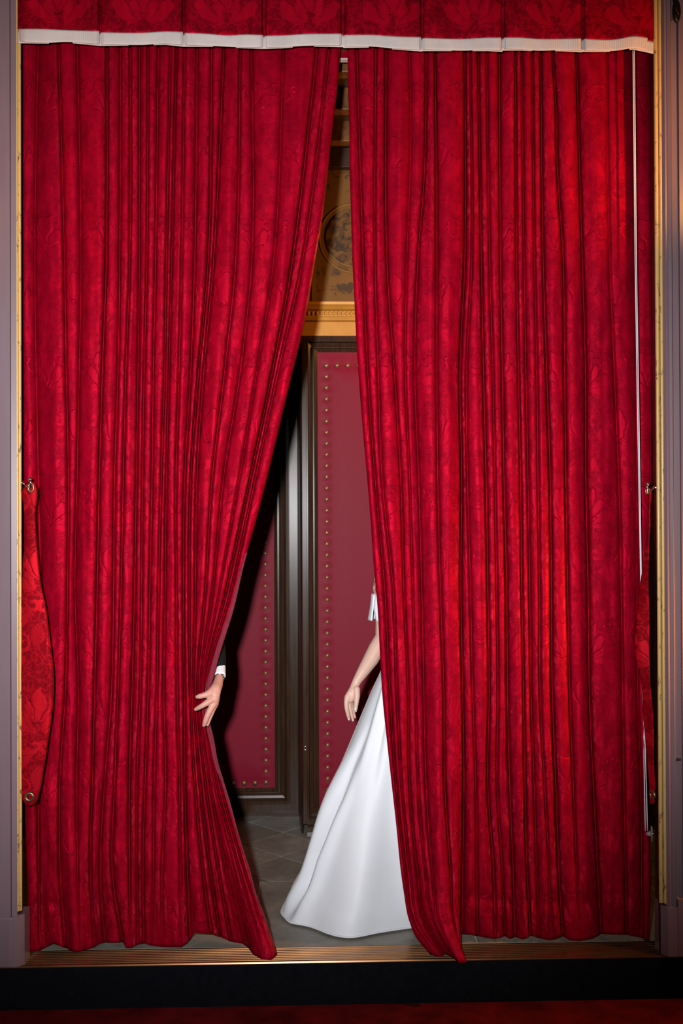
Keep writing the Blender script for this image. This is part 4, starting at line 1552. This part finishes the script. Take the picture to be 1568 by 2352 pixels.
bsh = P(878, 1350, 0.40)
belb = bz(818, 960, 0.37)
bhand = [
    [(bsh, 0.040), (bz(830, 780, 0.385), 0.036), (belb, 0.033), (bz(735, 1110, 0.35), 0.0355), (bz(655, 1260, 0.33), 0.0335), (bz(545, 1430, 0.30), 0.0255), (bz(470, 1545, 0.285), 0.0190), (bz(440, 1610, 0.28), 0.0175)],
    [(bz(440, 1610, 0.28), 0.0180), (bz(415, 1700, 0.272), 0.0210), (bz(375, 1790, 0.268), 0.0185)],
    [(bz(425, 1640, 0.275), 0.0150), (bz(345, 1770, 0.262), 0.0150), (bz(325, 1820, 0.26), 0.0115)],
    # thumb
    [(bz(462, 1665, 0.262), 0.0150), (bz(468, 1760, 0.252), 0.0125), (bz(458, 1850, 0.246), 0.0100), (bz(450, 1915, 0.245), 0.0090), (bz(447, 1958, 0.247), 0.0065)],
    # index
    [(bz(335, 1790, 0.258), 0.0115), (bz(322, 1860, 0.255), 0.0098), (bz(328, 1930, 0.254), 0.0088), (bz(345, 2010, 0.258), 0.0076), (bz(360, 2072, 0.264), 0.0056)],
    # middle
    [(bz(362, 1800, 0.272), 0.0110), (bz(365, 1890, 0.274), 0.0088), (bz(385, 1970, 0.276), 0.0078), (bz(402, 2040, 0.280), 0.0068), (bz(412, 2085, 0.284), 0.0052)],
    # ring
    [(bz(380, 1800, 0.288), 0.0105), (bz(388, 1890, 0.292), 0.0082), (bz(408, 1960, 0.294), 0.0073), (bz(428, 2010, 0.297), 0.0064), (bz(440, 2045, 0.300), 0.0050)],
    # little
    [(bz(395, 1790, 0.302), 0.0095), (bz(398, 1860, 0.306), 0.0072), (bz(408, 1915, 0.308), 0.0064), (bz(418, 1955, 0.310), 0.0050)],
]
bhc = V3(bx, by - 0.02, 1.635)
bbody = bhand + [
    [(bsh, 0.044), (V3(bx, by, 1.40), 0.060), (V3(bx + 0.17, by, 1.38), 0.044)],
    [(V3(bx + 0.17, by, 1.38), 0.042), (V3(bx + 0.20, by + 0.02, 1.13), 0.034), (V3(bx + 0.21, by - 0.05, 0.92), 0.020), (V3(bx + 0.21, by - 0.06, 0.85), 0.022), (V3(bx + 0.21, by - 0.06, 0.79), 0.018)],
    [(V3(bx, by, 1.38), 0.09), (V3(bx, by, 1.22), 0.105), (V3(bx, by, 1.07), 0.095), (V3(bx, by, 0.95), 0.12)],
    [(V3(bx - 0.07, by - 0.03, 1.26), 0.075), (V3(bx + 0.07, by - 0.03, 1.26), 0.075)],
    [(V3(bx, by, 1.40), 0.048), (bhc - V3(0, 0, 0.05), 0.045)],
]
for q in range(4):
    bbody.append([(V3(bx + 0.205, by - 0.095 + q * 0.018, 0.795), 0.0085), (V3(bx + 0.20, by - 0.097 + q * 0.018, 0.755), 0.0072), (V3(bx + 0.192, by - 0.095 + q * 0.018, 0.722 + 0.006 * abs(q - 1.2)), 0.006)])
bbody.append([(V3(bx + 0.205, by - 0.08, 0.845), 0.010), (V3(bx + 0.195, by - 0.115, 0.81), 0.0085), (V3(bx + 0.19, by - 0.118, 0.78), 0.007)])
for sg in (-1, 1):
    bbody.append([(V3(bx + sg * 0.075, by, 0.92), 0.085), (V3(bx + sg * 0.075, by - 0.01, 0.50), 0.052), (V3(bx + sg * 0.07, by + 0.01, 0.32), 0.046), (V3(bx + sg * 0.07, by + 0.02, 0.14), 0.030)])
bbody += head_chains(bhc)
blob('body', bbody, 0.0020, M['skin_f'], bride, 3, thin=0.22)
face_parts(bhc, bride)
# nails
for (zx, zy, Y, w, h) in ((447, 1935, 0.2365, 0.0052, 0.0066), (357, 2068, 0.2575, 0.0032, 0.0045), (412, 2082, 0.2780, 0.0030, 0.0040)):
    bm = bmesh.new()
    r = bmesh.ops.create_uvsphere(bm, u_segments=12, v_segments=8, radius=1.0)
    bmesh.ops.scale(bm, verts=r['verts'], vec=(w, 0.0022, h))
    bmesh.ops.translate(bm, verts=r['verts'], vec=bz(zx, zy, Y))
    bm_obj('fingernail', bm, M['nail'], bride, True)
for sg in (-1, 1):
    blob('shoe', [[(V3(bx + sg * 0.07, by + 0.03, 0.10), 0.028), (V3(bx + sg * 0.075, by - 0.07, 0.050), 0.030), (V3(bx + sg * 0.078, by - 0.14, 0.030), 0.024)], [(V3(bx + sg * 0.07, by + 0.045, 0.09), 0.014), (V3(bx + sg * 0.07, by + 0.05, 0.010), 0.006)]], 0.005, M['satin'], bride, 2)
# hair: cap and long locks, one of them falling in front of the shoulder
hr = [[(bhc + V3(0, 0.02, 0.055), 0.086), (bhc + V3(0, 0.04, 0.0), 0.088), (bhc + V3(0, 0.055, -0.08), 0.075), (V3(bx, by + 0.09, 1.40), 0.06)],
      [(bhc + V3(0, -0.045, 0.085), 0.040), (bhc + V3(0, 0.01, 0.085), 0.07)]]
for sg in (-1, 1):
    hr.append([(bhc + V3(sg * 0.075, 0.0, 0.03), 0.032), (bhc + V3(sg * 0.095, 0.01, -0.08), 0.03), (V3(bx + sg * 0.13, by + 0.01, 1.46), 0.024)])
blob('hair', hr, 0.008, M['hair_fair'], bride, 3)
bm = bmesh.new()
for k in range(7):
    o_ = random.uniform(-1.5, 1.5)
    pts = []
    for i, y in enumerate(np.linspace(1262, 1362, 16)):
        x = lerp_list(B(1262, 878, 1300, 866, 1318, 861.0, 1340, 861.5, 1362, 863.5), y) + o_ + 1.3 + 1.2 * math.sin(y * 0.11 + k)
        pts.append(P(x, y, 0.355 + 0.004 * k))
    tube(bm, pts, [0.0024] * 15 + [0.0008], 6)
bm_obj('hair_lock', bm, M['hair_fair'], bride, True)

# gown: skirt lofted from waist to hem
hemp = [(-0.136, 0.31), (-0.094, 0.215), (-0.026, 0.158), (0.045, 0.098), (0.112, 0.062), (0.158, 0.052), (0.25, 0.082), (0.40, 0.135), (0.56, 0.15), (0.74, 0.17), (0.90, 0.27), (0.98, 0.45), (0.95, 0.68), (0.80, 0.88), (0.55, 0.98), (0.28, 0.94), (0.06, 0.80), (-0.08, 0.60), (-0.13, 0.44)]
hc_ = V3(0.46, 0.50, 0)
ang = []
for x, y in hemp:
    ang.append((math.atan2(y - hc_.y, x - hc_.x), math.hypot(x - hc_.x, y - hc_.y)))
ang.sort()
ext = [(a - 2 * math.pi, r) for a, r in ang[-4:]] + ang + [(a + 2 * math.pi, r) for a, r in ang[:4]]
fr_ = smooth_interp(ext)
ga = smooth_interp([(0.0, 1.0), (0.07, 0.935), (0.14, 0.835), (0.28, 0.715), (0.46, 0.585), (0.737, 0.32), (0.90, 0.16), (1.03, 0.03), (1.10, 0.0)])
NA, NZ = 288, 110


def angp(x, y):
    return math.atan2(y - hc_.y, x - hc_.x)


def wrap(a):
    return (a + math.pi) % (2 * math.pi) - math.pi


zs = [1.10 * (1 - i / NZ) ** 1.0 for i in range(NZ + 1)]
# fold lines: list of (sign, width(rad), amplitude, [(z, angle)])
A_l = angp(-0.10, 0.25)      # near the leftmost point
folds = [
    (1, 0.060, 0.020, B(0.0, wrap(A_l + 0.06), 0.25, wrap(A_l + 0.11), 0.5, wrap(A_l + 0.22), 1.1, wrap(A_l + 0.3)), B(0, 0.4, 0.12, 1.0, 0.4, 1.0, 0.6, 0.4, 0.8, 0)),
    (-1, 0.055, 0.060, B(0.0, wrap(A_l + 0.00), 0.25, wrap(A_l + 0.00), 0.5, wrap(A_l + 0.08), 1.1, wrap(A_l + 0.2)), B(0, 0.0, 0.06, 0.5, 0.15, 1.0, 0.4, 0.9, 0.62, 0.3, 0.8, 0)),
    (1, 0.07, 0.020, B(0.0, wrap(A_l - 0.12), 1.1, wrap(A_l - 0.05)), B(0, 0.2, 0.12, 1.0, 0.5, 0.8, 0.7, 0)),
    (1, 0.22, 0.016, B(0.0, wrap(A_l + 0.50), 0.5, wrap(A_l + 0.40), 1.1, wrap(A_l + 0.3)), B(0, 0.3, 0.2, 1.0, 0.6, 0.8, 0.9, 0)),
    (-1, 0.13, 0.016, B(0.0, wrap(A_l + 0.82), 0.5, wrap(A_l + 0.62), 1.1, wrap(A_l + 0.5)), B(0, 0.2, 0.2, 0.9, 0.55, 0.8, 0.8, 0)),
    (1, 0.06, 0.016, B(0.5, wrap(A_l + 0.35), 1.1, wrap(A_l + 0.10)), B(0.5, 0, 0.72, 0.8, 0.95, 1.0, 1.1, 0.6)),
    (-1, 0.04, 0.016, B(0.5, wrap(A_l + 0.50), 1.1, wrap(A_l + 0.26)), B(0.5, 0, 0.72, 0.8, 0.95, 1.0, 1.1, 0.6)),
]
for q in range(9):
    a0 = -0.6 + q * 0.45
    folds.append((1 if q % 2 else -1, 0.14, 0.020, B(0, a0, 1.1, a0 * 0.95), B(0, 0.7, 0.3, 1.0, 0.9, 0.3)))
v, f = [], []
for i, z in enumerate(zs):
    g = float(ga(z))
    for k in range(NA):
        a = -math.pi + 2 * math.pi * k / NA
        rh = float(fr_(a))
        cw = V3(bx, by, z)
        ch_ = V3(hc_.x, hc_.y, z)
        c = cw.lerp(ch_, min(1, g * 1.3))
        rw = 0.135 * 0.105 / math.hypot(0.105 * math.cos(a), 0.135 * math.sin(a)) + 0.012
        r = rw + (rh - rw) * g
        for sg, wd, amp, path, env in folds:
            d = wrap(a - lerp_list(path, z))
            if abs(d) < wd * 3:
                r += sg * amp * math.exp(-(d / wd) ** 2) * lerp_list(env, z)
        if z < 0.10:
            r -= 0.010 * ((0.10 - z) / 0.10) * (0.6 + 0.4 * math.sin(a * 5))
        r += 0.004 * g * noise.noise((math.cos(a) * 3.2, math.sin(a) * 3.2, z * 3.0)) * (1 + 2 * g)
        r += 0.016 * g * noise.noise((math.cos(a) * 2.4 + 4 + z * 1.2, math.sin(a) * 2.4, z * 2.4))
        zz_ = max(z, 0.003)
        v.append((c.x + r * math.cos(a), c.y + r * math.sin(a), zz_ + (0.004 if i == NZ else 0)))
for i in range(NZ):
    for k in range(NA):
        f.append((i * NA + k, i * NA + (k + 1) % NA, (i + 1) * NA + (k + 1) % NA, (i + 1) * NA + k))
sk = mesh_obj('gown_skirt', v, f, M['satin'], bride, True)
m_ = sk.modifiers.new('t', 'SOLIDIFY')
m_.thickness = 0.004
m_.offset = 1
# hem band
bm = bmesh.new()
hv = [Vector(v[NZ * NA + k]) + Vector((0, 0, 0.003)) for k in range(NA)]
tube(bm, hv + [hv[0]], 0.0035, 6, False)
bm_obj('hem_band', bm, M['satin'], sk, True)
# bodice
bd = [[(V3(bx, by, 1.30), 0.112), (V3(bx, by, 1.20), 0.118), (V3(bx, by, 1.08), 0.108), (V3(bx, by, 1.02), 0.112)], [(V3(bx - 0.075, by - 0.035, 1.27), 0.084), (V3(bx + 0.075, by - 0.035, 1.27), 0.084)]]
blob('bodice', bd, 0.006, M['satin'], bride, 4)
# off-the-shoulder sleeves: folded bands around the upper arms
def cuff_sleeve(name, top, bot, rt, rb, split):
    ax = (bot - top).normalized()
    s = ax.cross(V3(0, 1, 0)).normalized()
    u = ax.cross(s).normalized()
    v, f = [], []
    n, st = 44, 12
    for i in range(st + 1):
        t = i / st
        c = top + (bot - top) * t
        for k in range(n + 1):
            # band overlaps itself where split; opening flares towards the lower rim
            q = split + 2 * math.pi * (k / n) * (1.0 - 0.050 * max(0, t - 0.55) / 0.45)
            r = rt + (rb - rt) * t + 0.002 * math.exp(-((k / n - 0.02) / 0.05) ** 2) * t - 0.003 * math.exp(-((k / n - 0.98) / 0.05) ** 2) + 0.002 * math.sin(q * 3 + t * 3)
            v.append(c + s * math.cos(q) * r + u * math.sin(q) * r * 0.9)
    for i in range(st):
        for k in range(n):
            a = i * (n + 1) + k
            f.append((a, a + 1, a + n + 2, a + n + 1))
    o = mesh_obj(name, v, f, M['satin'], bride, True)
    m = o.modifiers.new('t', 'SOLIDIFY')
    m.thickness = 0.003
    return o


stp = P(888, 1366, 0.40)
sbt = P(884, 1426, 0.40)
cuff_sleeve('gown_sleeve', stp, sbt, 0.066, 0.074, 2.50)
cuff_sleeve('gown_sleeve', V3(bx + 0.185, by, 1.36), V3(bx + 0.20, by, 1.25), 0.064, 0.072, 2.2)

# ------------------------------------------------------------------ wall lamps beside the doorway (just out of frame)
def sconce(label, x, z, energy, side, yoff=-0.42, aim=None, cone=None):
    root = empty('wall_sconce', (x, -0.10, z))
    tag(root, label, 'wall lamp')
    bm = bmesh.new()
    tube(bm, [(x, -0.10, z - 0.06), (x, -0.125, z - 0.06)], [0.055, 0.045], 20)
    bm_obj('backplate', bm, M['bronze'], root, True)
    bm = bmesh.new()
    tube(bm, [(x, -0.12, z - 0.06), (x, -0.25, z - 0.11), (x, yoff + 0.02, z - 0.12), (x, yoff, z - 0.06)], 0.009, 10)
    bm_obj('arm', bm, M['bronze'], root, True)
    bm = bmesh.new()
    tube(bm, [(x, yoff, z - 0.065), (x, yoff, z - 0.055), (x, yoff, z - 0.03)], [0.03, 0.035, 0.014], 16)
    bm_obj('candle_cup', bm, M['bronze'], root, True)
    bm = bmesh.new()
    tube(bm, [(x, yoff, z - 0.035), (x, yoff, z - 0.02), (x, yoff, z + 0.0), (x, yoff, z + 0.02), (x, yoff, z + 0.045)], [0.008, 0.014, 0.016, 0.011, 0.002], 14)
    b = bm_obj('bulb', bm, M['bulb'], root, True)
    b.visible_shadow = True
    if cone:
        # half-open metal shade throws this lamp's light towards the curtain head
        p0 = Vector((x, yoff, z))
        ax = (Vector(aim) - p0).normalized()
        bm = bmesh.new()
        tube(bm, [p0 - ax * 0.06, p0 - ax * 0.05, p0 + ax * 0.0, p0 + ax * 0.012], [0.012, 0.035, 0.052, 0.053], 24, False)
        sh = bm_obj('lamp_shade', bm, M['bronze'], root, True)
        sh.modifiers.new('t', 'SOLIDIFY').thickness = 0.0015
        light('lamp_glow', 'SPOT', p0 + ax * 0.03, energy, (1.0, 0.40, 0.11), 0.02, aim=aim, spot_size=math.radians(cone), spot_blend=1.0)
    else:
        light('lamp_glow', 'POINT', (x, yoff - 0.035, z), energy, (1.0, 0.40, 0.11), 0.02)
    return root


sconce('bronze wall lamp high beside the right casing', XR_OPEN + 0.42, 2.98, 38.0, 1, -0.85, aim=P(1380, 300, 0), cone=76)
sconce('bronze wall lamp at half height beside the right casing', XR_OPEN + 0.45, 1.25, 48.0, 1, -0.31)
sconce('bronze wall lamp high beside the left casing', XL_OPEN - 0.42, 2.95, 7.0, -1, -0.6)
